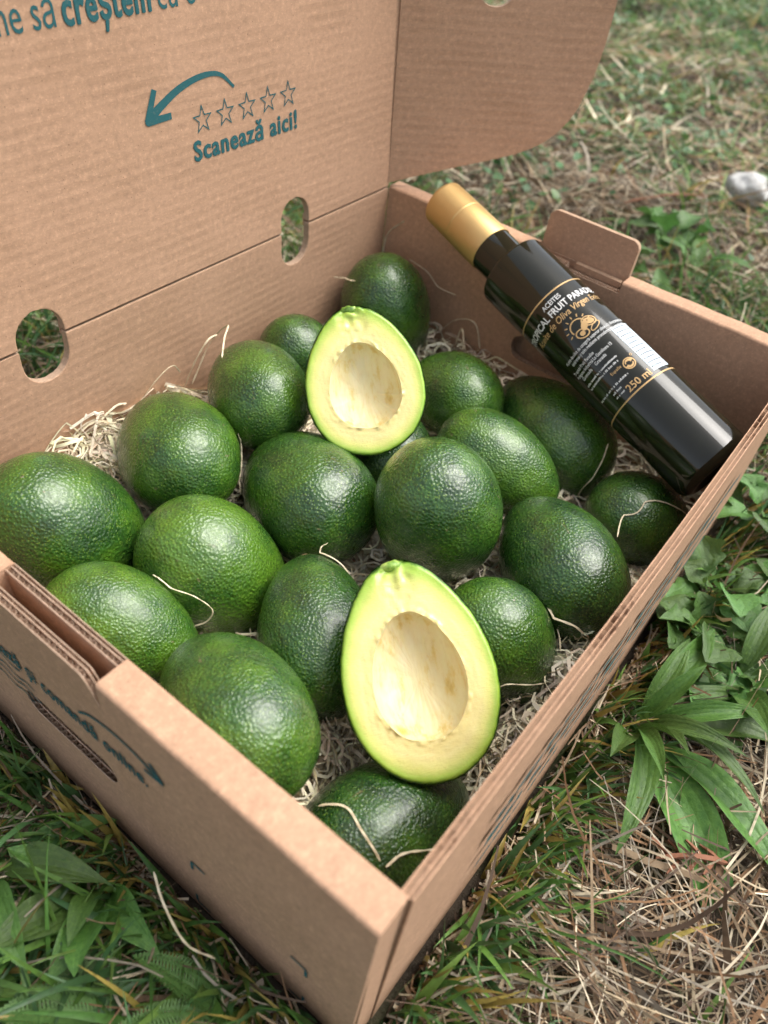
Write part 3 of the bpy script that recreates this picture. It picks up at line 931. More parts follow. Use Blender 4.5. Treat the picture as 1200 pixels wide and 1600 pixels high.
B0 = Vector((0.3036, 0.0107, 0.0916)); B1 = B0 + (Vector((0.3557, 0.2379, 0.1431))-B0)*0.703; B0 = B0 - (B1-B0).normalized()*0.0075
BAX = (B1-B0).normalized(); BL = (B1-B0).length                       # base to shoulder
BR = 0.0231
bx = (CAM-(B0+B1)/2); bx = (bx-BAX*bx.dot(BAX)).normalized()
by = BAX.cross(bx)
BMW = Matrix(((bx.x, by.x, BAX.x, B0.x), (bx.y, by.y, BAX.y, B0.y), (bx.z, by.z, BAX.z, B0.z), (0, 0, 0, 1)))
BOT = empty('oil_bottle', tuple(B0))
tag(BOT, 'dark glass olive oil bottle with gold cap leaning on the far side wall', 'bottle')
def lathe(prof, n=64):
    V = []; F = []
    for r, z in prof:
        for i in range(n):
            a = 2*math.pi*i/n; V.append((r*math.cos(a), r*math.sin(a), z))
    for j in range(len(prof)-1):
        for i in range(n):
            F.append((j*n+i, j*n+(i+1) % n, (j+1)*n+(i+1) % n, (j+1)*n+i))
    F.append(tuple(range(n))[::-1]); F.append(tuple(range((len(prof)-1)*n, len(prof)*n)))
    return mesh(V, F)
def arc(cx, cz, r, a0, a1, n=8):
    return [(cx+r*math.cos(rad(a0+(a1-a0)*i/n)), cz+r*math.sin(rad(a0+(a1-a0)*i/n))) for i in range(n+1)]
def smooth_split(o, ang=35):
    o.data.polygons.foreach_set('use_smooth', [True]*len(o.data.polygons))
    e = o.modifiers.new('es', 'EDGE_SPLIT'); e.split_angle = rad(ang)
body = [(0.012, 0.003), (0.016, 0.0004)] + arc(BR-0.0060, 0.0060, 0.0060, -90, 0) + arc(BR-0.0022, BL-0.0022, 0.0022, 0, 75) + \
       [(BR-0.0035, BL+0.0004), (0.0158, BL+0.0016), (0.0150, BL+0.0028), (0.0146, BL+0.0042), (0.0145, BL+0.0200), (0.0138, BL+0.0202)]
smooth_split(link('glass_body', lathe(body, 96), BOT, mat=M_GLASS, mw=BMW), 60)
cz = BL+0.0198; CR = 0.0152; CLEN = 0.0505
cap = [(0.010, cz), (CR-0.0002, cz)] + [(CR, cz+0.0006), (CR*0.985, cz+CLEN*0.53), (CR*0.965, cz+CLEN*0.535), (CR*0.985, cz+CLEN*0.545),
       (CR*0.965, cz+CLEN-0.003)] + arc(CR*0.965-0.0022, cz+CLEN-0.0022, 0.0022, 0, 90) + [(0.004, cz+CLEN+0.0001)]
CAPO = link('cap', lathe(cap, 72), BOT, mat=M_GOLDCAP, mw=BMW); smooth_split(CAPO, 25)

def wrap(V2, F, lift=0.00012, name='label_lettering', mat=None, t0=0.0):
    V = []
    for x, y in V2:
        a = x/BR; R = BR+lift; V.append((R*math.cos(a), R*math.sin(a), BL-y))
    F2 = []
    for f in F:
        s = sum(V2[f[i]][0]*V2[f[(i+1) % len(f)]][1]-V2[f[(i+1) % len(f)]][0]*V2[f[i]][1] for i in range(len(f)))
        F2.append(f if s < 0 else f[::-1])
    return link(name, mesh(V, F2), BOT, mat=mat or M_WHITEINK, mw=BMW)
def ltext(s, x0, x1, t, cap_h, mat, bold=0.0, shear=0.0):
    V, F = text_geo(s, 1.0, 1.0, bold, shear)
    xs = [v[0] for v in V]; w = max(xs)-min(xs); k = cap_h/0.72
    return wrap([(x0+(v[0]-min(xs))*(x1-x0)/w, t-v[1]*k) for v in V], F, mat=mat)
def ring(t, w, mat, name='gold_line'):
    xs = np.linspace(-math.pi*BR, math.pi*BR, 97)
    V = [(x, t) for x in xs]+[(x, t+w) for x in xs]; F = [(i, i+1, 98+i, 97+i) for i in range(96)]
    return wrap(V, F, name=name, mat=mat)
TL, TBm = 0.0385, 0.1165
ring(TL, 0.0009, M_GOLDINK); ring(TBm, 0.0009, M_GOLDINK)
ltext('ACEITES', -0.0042, 0.0088, 0.0452, 0.0031, M_WHITEINK, 0.012)
ltext('TROPICAL FRUIT PARADISE', -0.0285, 0.0330, 0.0512, 0.0044, M_WHITEINK, 0.02)
ltext('Aceite de Oliva Virgen Extra', -0.0240, 0.0320, 0.0570, 0.0043, M_GOLDINK, 0.008, 0.25)
# emblem: sun ring, rays, three fruits in gold
cx0, ct = 0.0045, 0.0665
parts = []
A = np.linspace(rad(-15), rad(200), 26)
parts.append(stroke([(cx0-0.0008+0.0038*math.cos(a), ct-0.0038*math.sin(a)) for a in A], [0.0006]*26))
for k in range(8):
    a = rad(8+k*27)
    parts.append(stroke([(cx0-0.0008+0.0050*math.cos(a), ct-0.0050*math.sin(a)), (cx0-0.0008+0.0064*math.cos(a), ct-0.0064*math.sin(a))], [0.0006, 0.0004]))
def ell(cx, cy, a, b, rot, ring_w=None, n=22):
    P = []
    for i in range(n):
        t = 2*math.pi*i/n; x, y = a*math.cos(t), b*math.sin(t)
        P.append((cx+x*math.cos(rot)-y*math.sin(rot), cy+x*math.sin(rot)+y*math.cos(rot)))
    if ring_w is None: return P, [tuple(range(n))]
    Pi = ell(cx, cy, a-ring_w, b-ring_w, rot, None, n)[0]
    return P+Pi, [(i, (i+1) % n, n+(i+1) % n, n+i) for i in range(n)]
parts += [ell(cx0+0.0040, ct+0.0006, 0.0034, 0.0026, 0.6, 0.0005), ell(cx0+0.0040, ct+0.0006, 0.0024, 0.0016, 0.6),
          ell(cx0-0.0016, ct+0.0036, 0.0032, 0.0024, 0.5, 0.0006), ell(cx0-0.0016, ct+0.0036, 0.0012, 0.0012, 0),
          ell(cx0+0.0012, ct+0.0012, 0.0026, 0.0015, -0.9), ell(cx0+0.0046, ct+0.0044, 0.0030, 0.0014, -0.4, 0.0004)]
V, F = join(*parts); V = [(cx0+(x-cx0)*1.32, ct+(y-ct)*1.25) for x, y in V]; wrap(V, F, name='gold_emblem', mat=M_GOLDINK)
rows = [('Aceite de oliva de categoría superior obtenido directamente de', -0.0180, 0.0300, 0.0768, 0.0022, M_WHITEINK),
        ('aceitunas y solo mediante procedimientos mecánicos', -0.0150, 0.0270, 0.0798, 0.0022, M_WHITEINK),
        ('Tropical Fruit Paradise', -0.0190, -0.0010, 0.0842, 0.0021, M_WHITEINK),
        ('Polígono Industrial La Gasolinera 13', -0.0190, 0.0095, 0.0872, 0.0021, M_WHITEINK),
        ('Granada', -0.0050, 0.0030, 0.0902, 0.0021, M_WHITEINK),
        ('Granada', -0.0170, -0.0080, 0.0902, 0.0021, M_WHITEINK),
        ('España', -0.0030, 0.0040, 0.1010, 0.0019, M_GOLDINK)]
for s, a, b, t, h, mt in rows: ltext(s, a, b, t, h, mt, 0.006)
rb = random.Random(9)
def micro(x0, x1, t, h, mat):
    """lines of print too small to read: rows of tiny word-like ticks"""
    V = []; F = []; x = x0
    while x < x1:
        w = rb.uniform(0.0003, 0.0007); hh = h*rb.uniform(0.55, 1.0); k = len(V)
        V += [(x, t), (x+w, t), (x+w, t-hh), (x, t-hh)]; F.append((k, k+1, k+2, k+3))
        x += w + rb.choice((0.0002, 0.0002, 0.0003, 0.0009))
    wrap(V, F, name='fine_print', mat=mat)
for t, a, b in ((0.0945, -0.018, 0.0065), (0.0972, -0.018, 0.0050), (0.1065, -0.019, 0.0040), (0.1095, -0.010, -0.004), (0.1122, -0.010, -0.004)):
    micro(a, b, t, 0.0013, M_WHITEINK)
ltext('250 ml', -0.0025, 0.0135, 0.1148, 0.0044, M_GOLDINK, 0.016)
# recycling mark: ring and two hooked arrows
gx0, gt = 0.0085, 0.1020
V, F = join(ell(gx0, gt, 0.0028, 0.0028, 0, 0.0005), stroke([(gx0+0.0016*math.cos(a), gt+0.0016*math.sin(a)) for a in np.linspace(0.2, 2.9, 12)], np.linspace(0.0004, 0.0014, 12)),
            stroke([(gx0+0.0016*math.cos(a), gt+0.0016*math.sin(a)) for a in np.linspace(3.4, 6.0, 12)], np.linspace(0.0004, 0.0014, 12)),
            ell(gx0+0.0032, gt-0.0028, 0.0006, 0.0006, 0, 0.0002))
V = [(gx0+(x-gx0)*1.3, gt+(y-gt)*1.3) for x, y in V]; wrap(V, F, name='recycling_mark', mat=M_GOLDINK)
# nutrition table
n1 = 8
xs = np.linspace(0.0155, 0.0300, 8); tt = (0.0790, 0.1140)
V = [(x, tt[0]) for x in xs]+[(x, tt[1]) for x in xs]; F = [(i, i+1, 9+i, 8+i) for i in range(7)]
wrap(V, F, lift=0.00012, name='nutrition_table', mat=M_SILVER)
M_TABINK = simple('table_ink', (0.08, 0.09, 0.10), 0.6)
V = []; F = []
for i in range(11):
    t = tt[0]+0.0018+i*0.0031; x = 0.0163
    while x < 0.0255+0.0025*(i % 2):
        w = rb.uniform(0.0004, 0.0012); k = len(V)
        V += [(x, t), (x+w, t), (x+w, t-0.0008), (x, t-0.0008)]; F.append((k, k+1, k+2, k+3)); x += w+0.0004
    if i < 10:
        k = len(V); V += [(0.0158, t+0.0009), (0.0297, t+0.0009), (0.0297, t+0.00075), (0.0158, t+0.00075)]; F.append((k, k+1, k+2, k+3))
wrap(V, F, lift=0.00022, name='table_print', mat=M_TABINK)

# ------------------------------------------------------------------ wood wool packing
def set_col(me, C):
    a = me.attributes.new('col', 'FLOAT_COLOR', 'POINT')
    C4 = np.concatenate([C, np.ones((len(C), 1))], 1).astype(np.float32)
    a.data.foreach_set('color', C4.ravel())
avP = np.array([a[0] for a in AVO]); avR = np.array([a[2] for a in AVO]); avW = np.array([a[1] for a in AVO])
zb = avP[:, 2]-avR*1.1
def packing_h(x, y):
    d2 = (x[:, None]-avP[None, :, 0])**2+(y[:, None]-avP[None, :, 1])**2+1e-5
    w = 1/d2**2
    h = (w*(zb+0.012)).sum(1)/w.sum(1)
    bumpb = 0.032*np.exp(-((x-0.098)/0.032)**2)*np.clip((y-0.245)/0.03, 0, 1) + 0.022*np.exp(-((x-0.155)/0.022)**2)*np.clip((y-0.25)/0.03, 0, 1)
    bumpf = 0.022*np.exp(-((x-0.160)/0.05)**2)*np.clip((0.04-y)/0.03, 0, 1)
    return np.clip(h-0.002, 0.018, 0.040)+bumpb+bumpf
def wool(n, seg, step):
    g = np.random.default_rng(3)
    x = g.uniform(0.004, LX-0.004, n); y = g.uniform(0.004, LY-0.004, n)
    ex = n//5
    x[:ex] = g.uniform(0.04, 0.18, ex); y[:ex] = g.uniform(0.24, LY-0.003, ex)
    ex2 = n//8
    x[ex:ex+ex2] = g.uniform(0.06, 0.30, ex2); y[ex:ex+ex2] = g.uniform(0.003, 0.04, ex2)
    ex3 = n//12
    x[-ex3:] = g.uniform(0.05, 0.14, ex3); y[-ex3:] = g.uniform(0.04, 0.10, ex3)
    h = packing_h(x, y)
    z = 0.008+(h-0.008)*np.sqrt(g.uniform(0, 1, n))
    P = np.stack([x, y, z], 1)
    az = g.uniform(0, 2*np.pi, n); el = g.normal(0, 0.25, n); kap = g.normal(0, 0.30, n); dk = g.normal(0, 0.06, n)
    pts = [P.copy()]
    for s in range(seg):
        az = az+kap; kap = kap+dk+g.normal(0, 0.10, n); el = np.clip(el*0.85+g.normal(0, 0.22, n), -0.9, 0.9)
        P = P+step*np.stack([np.cos(el)*np.cos(az), np.cos(el)*np.sin(az), np.sin(el)], 1)
        P[:, 0] = np.clip(P[:, 0], 0.001, LX-0.001); P[:, 1] = np.clip(P[:, 1], 0.001, LY-0.001)
        hh = packing_h(P[:, 0], P[:, 1])+0.010
        P[:, 2] = np.clip(P[:, 2], 0.007, hh)
        pts.append(P.copy())
    pts = np.stack(pts, 1)                                           # n x seg+1 x 3
    T = np.gradient(pts, axis=1); T /= np.linalg.norm(T, axis=2, keepdims=True)+1e-9
    tw = g.uniform(0, 6.28, (n, 1))+np.linspace(0, 1, seg+1)[None]*g.normal(0, 2.5, (n, 1))
    up = np.array([0, 0, 1.0]); S = np.cross(T, up); S /= np.linalg.norm(S, axis=2, keepdims=True)+1e-6
    Nn = np.cross(S, T)
    D = S*np.cos(tw)[..., None]+Nn*np.sin(tw)[..., None]
    w = g.uniform(0.0003, 0.0009, (n, 1, 1))
    V = np.stack([pts-D*w, pts+D*w], 2).reshape(-1, 3)
    k = seg+1
    base = (np.arange(n)*k*2)[:, None]+np.arange(seg)[None]*2
    Q = np.stack([base, base+1, base+3, base+2], 2).reshape(-1, 4)
    c = np.array([0.78, 0.69, 0.50])*g.uniform(0.65, 1.25, (n, 1))*(1+g.normal(0, 0.04, (n, 3)))
    C = np.repeat(c, k*2, axis=0)
    me = fast_mesh('wood_wool', V, quads=Q); set_col(me, np.clip(C, 0, 0.88))
    return me
ww = link('wood_wool', wool(8500, 16, 0.0048), mat=M_WOOL, smooth=True)
tag(ww, 'tangled pale wood wool packing on the bottom of the box', 'wood wool', kind='stuff')

STR = [
([[0.0529, 0.1761, 0.077], [0.0602, 0.1732, 0.0744], [0.0656, 0.1633, 0.0708], [0.07, 0.1568, 0.0627], [0.0685, 0.1574, 0.0558], [0.065, 0.1619, 0.0517]], 'thin straw strand hooked over the bright speckled avocado at left'),
([[0.028, 0.0509, 0.0585], [0.0324, 0.0421, 0.065], [0.0294, 0.0327, 0.066], [0.0268, 0.0215, 0.0621]], 'bent straw strand over the nearest dark avocado, by the folded rim'),
([[0.0271, 0.0191, 0.0607], [0.0357, 0.016, 0.0617], [0.0499, 0.0067, 0.0546]], 'curved pale strand across the nearest corner, touching the front wall'),
([[0.2191, 0.0239, 0.0872], [0.2612, 0.0327, 0.0655], [0.2738, 0.0268, 0.071], [0.2867, 0.0145, 0.0647], [0.3004, 0.0048, 0.0508]], 'arched strand over the avocado under the bottle base'),
([[0.2979, 0.0666, 0.0313], [0.2914, 0.0638, 0.0513], [0.2975, 0.0638, 0.0619], [0.305, 0.066, 0.0705]], 'thin strand rising beside the lower end of the bottle label'),
([[0.1725, 0.035, 0.0649], [0.1716, 0.0231, 0.0689], [0.1757, 0.0109, 0.0656], [0.1787, 0.0082, 0.045]], 'bent strand leaning from the right avocado down to the front wall'),
([[0.1254, 0.032, 0.0541], [0.1298, 0.0274, 0.0613], [0.1446, 0.0174, 0.0534], [0.1584, 0.0083, 0.0437]], 'flat strand leading right from the lower cut half to the front wall'),
([[0.311, 0.2875, 0.0842], [0.3066, 0.2631, 0.0948]], 'short stub of strand left of the far corner avocado'),
([[0.3655, 0.2872, 0.081], [0.3654, 0.2843, 0.0996], [0.3654, 0.2713, 0.1141]], 'strand standing up in the far corner against the side wall'),
([[0.3654, 0.2629, 0.0884], [0.3654, 0.2463, 0.0852], [0.3654, 0.2354, 0.0782], [0.3654, 0.2203, 0.0782]], 'wavy strand lying against the far wall right of the corner avocado'),
([[0.1785, 0.2873, 0.0617], [0.1931, 0.2853, 0.0855], [0.192, 0.268, 0.1067], [0.18, 0.258, 0.1085], [0.17, 0.25, 0.104]], 'looped strand between the back wall and the avocado next to it'),
([[0.1067, 0.2872, 0.0591], [0.1094, 0.2872, 0.0691], [0.1227, 0.2872, 0.0752], [0.1304, 0.2872, 0.0733]], 'thin strand bent up against the back wall over the straw heap'),
([[0.1731, 0.029, 0.0594], [0.162, 0.0208, 0.0575], [0.1588, 0.0159, 0.04], [0.1516, 0.0109, 0.0317]], 'upright strand hanging at the right edge of the right front avocado'),
([[0.3655, 0.2294, 0.0426], [0.3654, 0.2165, 0.0596], [0.3654, 0.2008, 0.0643], [0.3654, 0.1924, 0.0468]], 'arched thin strand on the far wall below the bottle neck'),
([[0.0271, 0.011, 0.0512], [0.0329, 0.0097, 0.0542], [0.0416, 0.0089, 0.0571], [0.0466, 0.0079, 0.0571]], 'strand running down into the nearest inner corner of the box'),
([[0.15, 0.218, 0.08], [0.1495, 0.2178, 0.068], [0.1435, 0.2128, 0.06], [0.1378, 0.2041, 0.0533]], 'thin strand in the gap between two left back avocados'),
([[-0.0257, 0.0874, 0.045], [-0.0307, 0.0763, 0.042], [-0.0335, 0.0620, 0.035], [-0.0297, 0.0507, 0.032]], 'single pale strand lying in the grass outside the near side wall'),
([[0.0700, 0.2800, 0.062], [0.0780, 0.2700, 0.074], [0.0900, 0.2730, 0.080], [0.0960, 0.2800, 0.072], [0.0880, 0.2840, 0.064]], 'curled strand on top of the straw heap behind the large left avocado'),
([[0.1350, 0.2840, 0.070], [0.1450, 0.2780, 0.086], [0.1560, 0.2760, 0.092], [0.1640, 0.2790, 0.082]], 'curled strand between the two avocados along the back wall'),
([[0.1650, 0.2830, 0.060], [0.1720, 0.2760, 0.086], [0.1800, 0.2720, 0.100], [0.1900, 0.2750, 0.098]], 'long strand rising along the back wall from the straw'),
([[0.3600, 0.2100, 0.044], [0.3560, 0.2060, 0.060], [0.3480, 0.2000, 0.066], [0.3440, 0.1930, 0.056], [0.3500, 0.1880, 0.046]], 'small curl of strand right of the far corner avocado'),
([[0.2000, 0.0100, 0.040], [0.1880, 0.0130, 0.052], [0.1760, 0.0090, 0.058], [0.1660, 0.0100, 0.048]], 'strand arching along the inside of the front wall'),
([[0.1300, 0.0080, 0.034], [0.1200, 0.0150, 0.046], [0.1080, 0.0120, 0.050], [0.0980, 0.0080, 0.040]], 'strand by the front wall just right of the lower cut half'),
([[0.0750, 0.0900, 0.030], [0.0700, 0.0820, 0.040], [0.0720, 0.0720, 0.042], [0.0800, 0.0660, 0.034]], 'curl of strand left of the lower cut half'),
([[0.1150, 0.1250, 0.060], [0.1220, 0.1340, 0.072], [0.1300, 0.1360, 0.070]], 'short white strand above the dark avocado behind the lower cut half'),
]
def clear_of_fruit(path, gap=0.0012):
    out = []
    for p in path:
        p = Vector(p)
        for _ in range(2):
            for c0, w, r, tone, lab in AVO:
                w = Vector(w); q = p-Vector(c0); t = q.dot(w); s_ = t/(r*ASP)
                if abs(s_) >= 1.0: continue
                rr = r*math.sqrt(1-s_*s_)*(1-0.13*s_-0.07*max(0, s_)**2+0.02*s_*s_)*1.05+gap
                rad_v = q-w*t
                if rad_v.length < rr:
                    p = Vector(c0)+w*t+(rad_v.normalized()*rr)
        out.append(tuple(p))
    return out
for i, (P, lab) in enumerate(STR):
    path = clear_of_fruit(smooth_path(P, 12*len(P)))
    V, F = ribbon_from_path(path, 0.0007+0.0002*(i % 3), twist=0.6 if i % 2 else -0.8)
    o = link('straw_strand', mesh(V, F), mat=M_STRAND)
    o.data.polygons.foreach_set('use_smooth', [False]*len(o.data.polygons))
    tag(o, lab, 'straw', 'single strands of wood wool')

# ------------------------------------------------------------------ turf
BXMIN, BXMAX, BYMIN, BYMAX = -TS-0.0010, LX+0.015, -0.0068, LY+0.0060
def fbm(x, y, sc, seed):
    return np.array([noise.noise(Vector((a*sc+seed, b*sc-seed, seed*0.37))) for a, b in zip(x, y)])
def in_box(P, m=0.0):
    return (P[..., 0] > BXMIN-m) & (P[..., 0] < BXMAX+m) & (P[..., 1] > BYMIN-m) & (P[..., 1] < BYMAX+m) & (P[..., 2] < 0.16)

def scatter(n, g, near):
    """positions around the box; near=True close belt, else wider field thinning out"""
    if near:
        x = g.uniform(-0.38, 0.85, n); y = g.uniform(-0.42, 0.72, n)
    else:
        u = g.uniform(0, 1, n)**0.75
        x = -0.9+3.9*u; y = g.uniform(-0.9, 1.9, n)
        k = (x > -0.38) & (x < 0.85) & (y > -0.42) & (y < 0.72)
        x, y = x[~k], y[~k]
    k = ~((x > BXMIN-0.001) & (x < BXMAX+0.001) & (y > BYMIN-0.001) & (y < BYMAX+0.001))
    return x[k], y[k]

def ribbons(x, y, g, length, width, el0, droop, seg, cols, three=True, z_off=0.0, wav=0.05, az=None):
    n = len(x); z = ground_z(x, y)+z_off
    P = np.stack([x, y, z], 1); az = g.uniform(0, 2*np.pi, n)
    ox = x-np.clip(x, BXMIN, BXMAX); oy = y-np.clip(y, BYMIN, BYMAX); dist = np.hypot(ox, oy)
    away = np.arctan2(oy, ox)+g.normal(0, 0.85, n)
    az = np.where(dist < 0.05, away, az)
    el = el0.copy(); pts = [P.copy()]
    bend = g.normal(0, wav, n)
    for s in range(seg):
        P = P+(length/seg)[:, None]*np.stack([np.cos(el)*np.cos(az), np.cos(el)*np.sin(az), np.sin(el)], 1)
        gz = ground_z(P[:, 0], P[:, 1])+0.0015
        P[:, 2] = np.maximum(P[:, 2], gz)
        el = el-droop*(0.5+s/seg); az = az+bend+g.normal(0, wav*0.6, n)
        pts.append(P.copy())
    pts = np.stack(pts, 1)
    ok = ~in_box(pts).any(1)
    pts, width, cols, az = pts[ok], width[ok], cols[ok], az[ok]; n = len(pts)
    T = np.gradient(pts, axis=1); T /= np.linalg.norm(T, axis=2, keepdims=True)+1e-9
    S = np.cross(T, np.array([0, 0, 1.0])); sl_ = np.linalg.norm(S, axis=2, keepdims=True)
    hz = np.stack([-np.sin(az), np.cos(az), np.zeros(n)], 1)[:, None, :]
    S = np.where(sl_ > 0.05, S/np.maximum(sl_, 1e-6), hz)
    N = np.cross(S, T)
    tw = g.normal(0, 0.5, (n, 1))+np.linspace(0, 1, seg+1)[None]*g.normal(0, 0.9, (n, 1))
    D = S*np.cos(tw)[..., None]+N*np.sin(tw)[..., None]; N2 = np.cross(D, T)
    t = np.linspace(0, 1, seg+1)
    prof = (np.minimum(1, 0.55+t*2.2)*(1-t**2.2)+0.02)[None, :, None] if three else (np.ones(seg+1)*0.85-0.45*t**3)[None, :, None]
    W = width[:, None, None]*0.5*prof
    if three:
        A = np.stack([pts-D*W, pts-N2*W*0.35, pts+D*W], 2); m = 3
    else:
        A = np.stack([pts-D*W, pts+D*W], 2); m = 2
    V = A.reshape(-1, 3); k = seg+1
    b = (np.arange(n)*k*m)[:, None]+np.arange(seg)[None]*m
    Q = [np.stack([b+j, b+j+1, b+j+1+m, b+j+m], 2).reshape(-1, 4) for j in range(m-1)]
    Q = np.concatenate(Q)
    shade = np.ones((1, k, 1, 1))
    tip = np.linspace(0, 1, k)[None, :, None, None]
    C = np.broadcast_to(cols[:, None, None, :], (n, k, m, 3))
    return V, Q, C.reshape(-1, 3).copy()

def patch_mask(x, y):
    """>0 where living grass dominates, <0 where dry litter shows"""
    v = 1.1*fbm(x, y, 5.0, 3.7)+0.6*fbm(x, y, 14.0, 8.2)
    v += 1.3*np.exp(-((x+0.10)**2+(y-0.12)**2)/0.02)                  # lush beside the near side wall
    v -= 0.45*((x > 0.10) & (x < 0.45) & (y < -0.008) & (y > -0.10))   # along the front wall
    v -= 1.25*np.exp(-((x-0.15)**2+(y+0.13)**2)/0.010)                 # bare straw patch front right
    v -= 0.40*np.exp(-((x-0.72)**2+(y-0.33)**2)/0.03)
    v += 0.7*np.clip(x-0.95, 0, 0.6)
    return v

def grass_cols(g, n, y_frac=0.07):
    base = np.array([[0.050, 0.115, 0.022], [0.075, 0.150, 0.028], [0.040, 0.095, 0.030], [0.100, 0.170, 0.035], [0.060, 0.130, 0.045]])
    c = base[g.integers(0, len(base), n)]*g.uniform(0.7, 1.35, (n, 1))
    k = g.uniform(0, 1, n) < y_frac
    c[k] = np.array([0.26, 0.20, 0.05])*g.uniform(0.5, 1.2, (k.sum(), 1))
    return c*1.45
def straw_cols(g, n):
    base = np.array([[0.36, 0.29, 0.19], [0.25, 0.18, 0.11], [0.50, 0.43, 0.31], [0.13, 0.085, 0.05], [0.30, 0.26, 0.20], [0.20, 0.115, 0.06], [0.09, 0.06, 0.04]])
    return base[g.integers(0, len(base), n)]*g.uniform(0.6, 1.3, (n, 1))*1.3

def build_turf(name, label, cat, n, near, seed, kindc):
    g = np.random.default_rng(seed)
    x, y = scatter(n, g, near)
    mk = patch_mask(x, y)+g.normal(0, 0.22, len(x))
    if kindc == 'grass':
        k = mk > -0.12; x, y = x[k], y[k]; m = len(x)
        # tufts: pull blades towards shared roots
        tx = np.round(x/0.02)*0.02; ty = np.round(y/0.02)*0.02
        hsh = np.sin(tx*127.1+ty*311.7)*43758.5; hsh -= np.floor(hsh)
        pull = np.where(hsh > 0.45, 0.7, 0.0)
        x = x+(tx+0.012*np.cos(hsh*40)-x)*pull; y = y+(ty+0.012*np.sin(hsh*40)-y)*pull
        far = 1 if near else 1.0
        L = g.uniform(0.025, 0.075, m)*far*np.where((g.uniform(0, 1, m) < 0.12) & near, 1.4, 1.0); W = g.uniform(0.0012, 0.0036, m)*far
        el = g.uniform(0.35, 1.35 if near else 0.85, m); dr = g.uniform(0.05, 0.42, m)
        V, Q, C = ribbons(x, y, g, L, W, el, dr, 6 if near else 4, grass_cols(g, m), True, -0.002)
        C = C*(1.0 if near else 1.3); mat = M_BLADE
    else:
        k = mk < 0.55; x, y = x[k], y[k]; m = len(x)
        L = g.uniform(0.02, 0.085, m); W = g.uniform(0.0005, 0.0017, m)*np.where(g.uniform(0, 1, m) < 0.07, 2.6, 1)*(1 if near else 1.4)
        el = g.normal(0.08, 0.22, m); dr = g.normal(0.0, 0.10, m)
        V, Q, C = ribbons(x, y, g, L, W, el, dr, 5 if near else 3, straw_cols(g, m), False, g.uniform(0.0, 0.016, m), 0.10)
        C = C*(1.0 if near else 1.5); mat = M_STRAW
    me = fast_mesh(name, V, quads=Q); set_col(me, C)
    o = link(name, me, mat=mat, smooth=True); tag(o, label, cat, kind='stuff')
    return o
build_turf('grass', 'green grass blades growing close around the box', 'grass', 46000, True, 11, 'grass')
build_turf('dry_grass', 'dry straw and dead grass lying around the box', 'dry grass', 48000, True, 12, 'straw')
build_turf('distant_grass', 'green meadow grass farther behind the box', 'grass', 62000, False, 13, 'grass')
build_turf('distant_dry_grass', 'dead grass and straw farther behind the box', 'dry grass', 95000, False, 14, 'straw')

def skirt(n, seed):
    """grass standing right against the foot of the walls"""
    g = np.random.default_rng(seed)
    u = g.uniform(0, 1, n); d = g.uniform(0.0008, 0.018, n); side = g.choice(4, n, p=[0.33, 0.33, 0.17, 0.17])
    lx = BXMIN+(BXMAX-BXMIN)*u; ly = BYMIN+(BYMAX-BYMIN)*u
    x = np.select([side == 0, side == 1, side == 2, side == 3], [BXMIN-d, lx, BXMAX+d, lx]); y = np.select([side == 0, side == 1, side == 2, side == 3], [ly, BYMIN-d, ly, BYMAX+d])
    L = g.uniform(0.018, 0.055, n); W = g.uniform(0.0018, 0.0050, n)
    V, Q, C = ribbons(x, y, g, L, W, g.uniform(0.7, 1.5, n), g.uniform(0.02, 0.3, n), 6, grass_cols(g, n, 0.2), True, -0.004)
    me = fast_mesh('edge_grass', V, quads=Q); set_col(me, C)
    o = link('edge_grass', me, mat=M_BLADE, smooth=True); tag(o, 'grass blades standing against the foot of the box walls', 'grass', kind='stuff')
    n2 = n; u = g.uniform(0, 1, n2); d = g.uniform(0.001, 0.02, n2); side = g.integers(0, 2, n2)
    x = np.where(side == 0, BXMIN-d, BXMIN+(BXMAX-BXMIN)*u); y = np.where(side == 0, BYMIN+(BYMAX-BYMIN)*u, BYMIN-d)
    V, Q, C = ribbons(x, y, g, g.uniform(0.015, 0.05, n2), g.uniform(0.0006, 0.0018, n2), g.normal(0.15, 0.25, n2), g.normal(0, 0.1, n2), 5, straw_cols(g, n2), False, g.uniform(0, 0.012, n2), 0.1)
    me = fast_mesh('edge_straw', V, quads=Q); set_col(me, C)
    o = link('edge_straw', me, mat=M_STRAW, smooth=True); tag(o, 'dead straw lying against the foot of the box walls', 'dry grass', kind='stuff')
skirt(3400, 77)
def lush(n, seed):
    """broader dark blades beside the near side wall"""
    g = np.random.default_rng(seed)
    x = g.normal(-0.075, 0.045, n); y = g.uniform(-0.06, 0.30, n); k = x < BXMIN-0.004; x, y = x[k], y[k]; m = len(x)
    V, Q, C = ribbons(x, y, g, g.uniform(0.03, 0.075, m), g.uniform(0.0025, 0.0052, m), g.uniform(0.3, 1.2, m), g.uniform(0.08, 0.4, m), 7, grass_cols(g, m, 0.1)*0.85, True, -0.003)
    me = fast_mesh('lush_grass', V, quads=Q); set_col(me, C)
    o = link('lush_grass', me, mat=M_BLADE, smooth=True); tag(o, 'broad dark grass blades outside the near side wall', 'grass', kind='stuff')
lush(1500, 78)

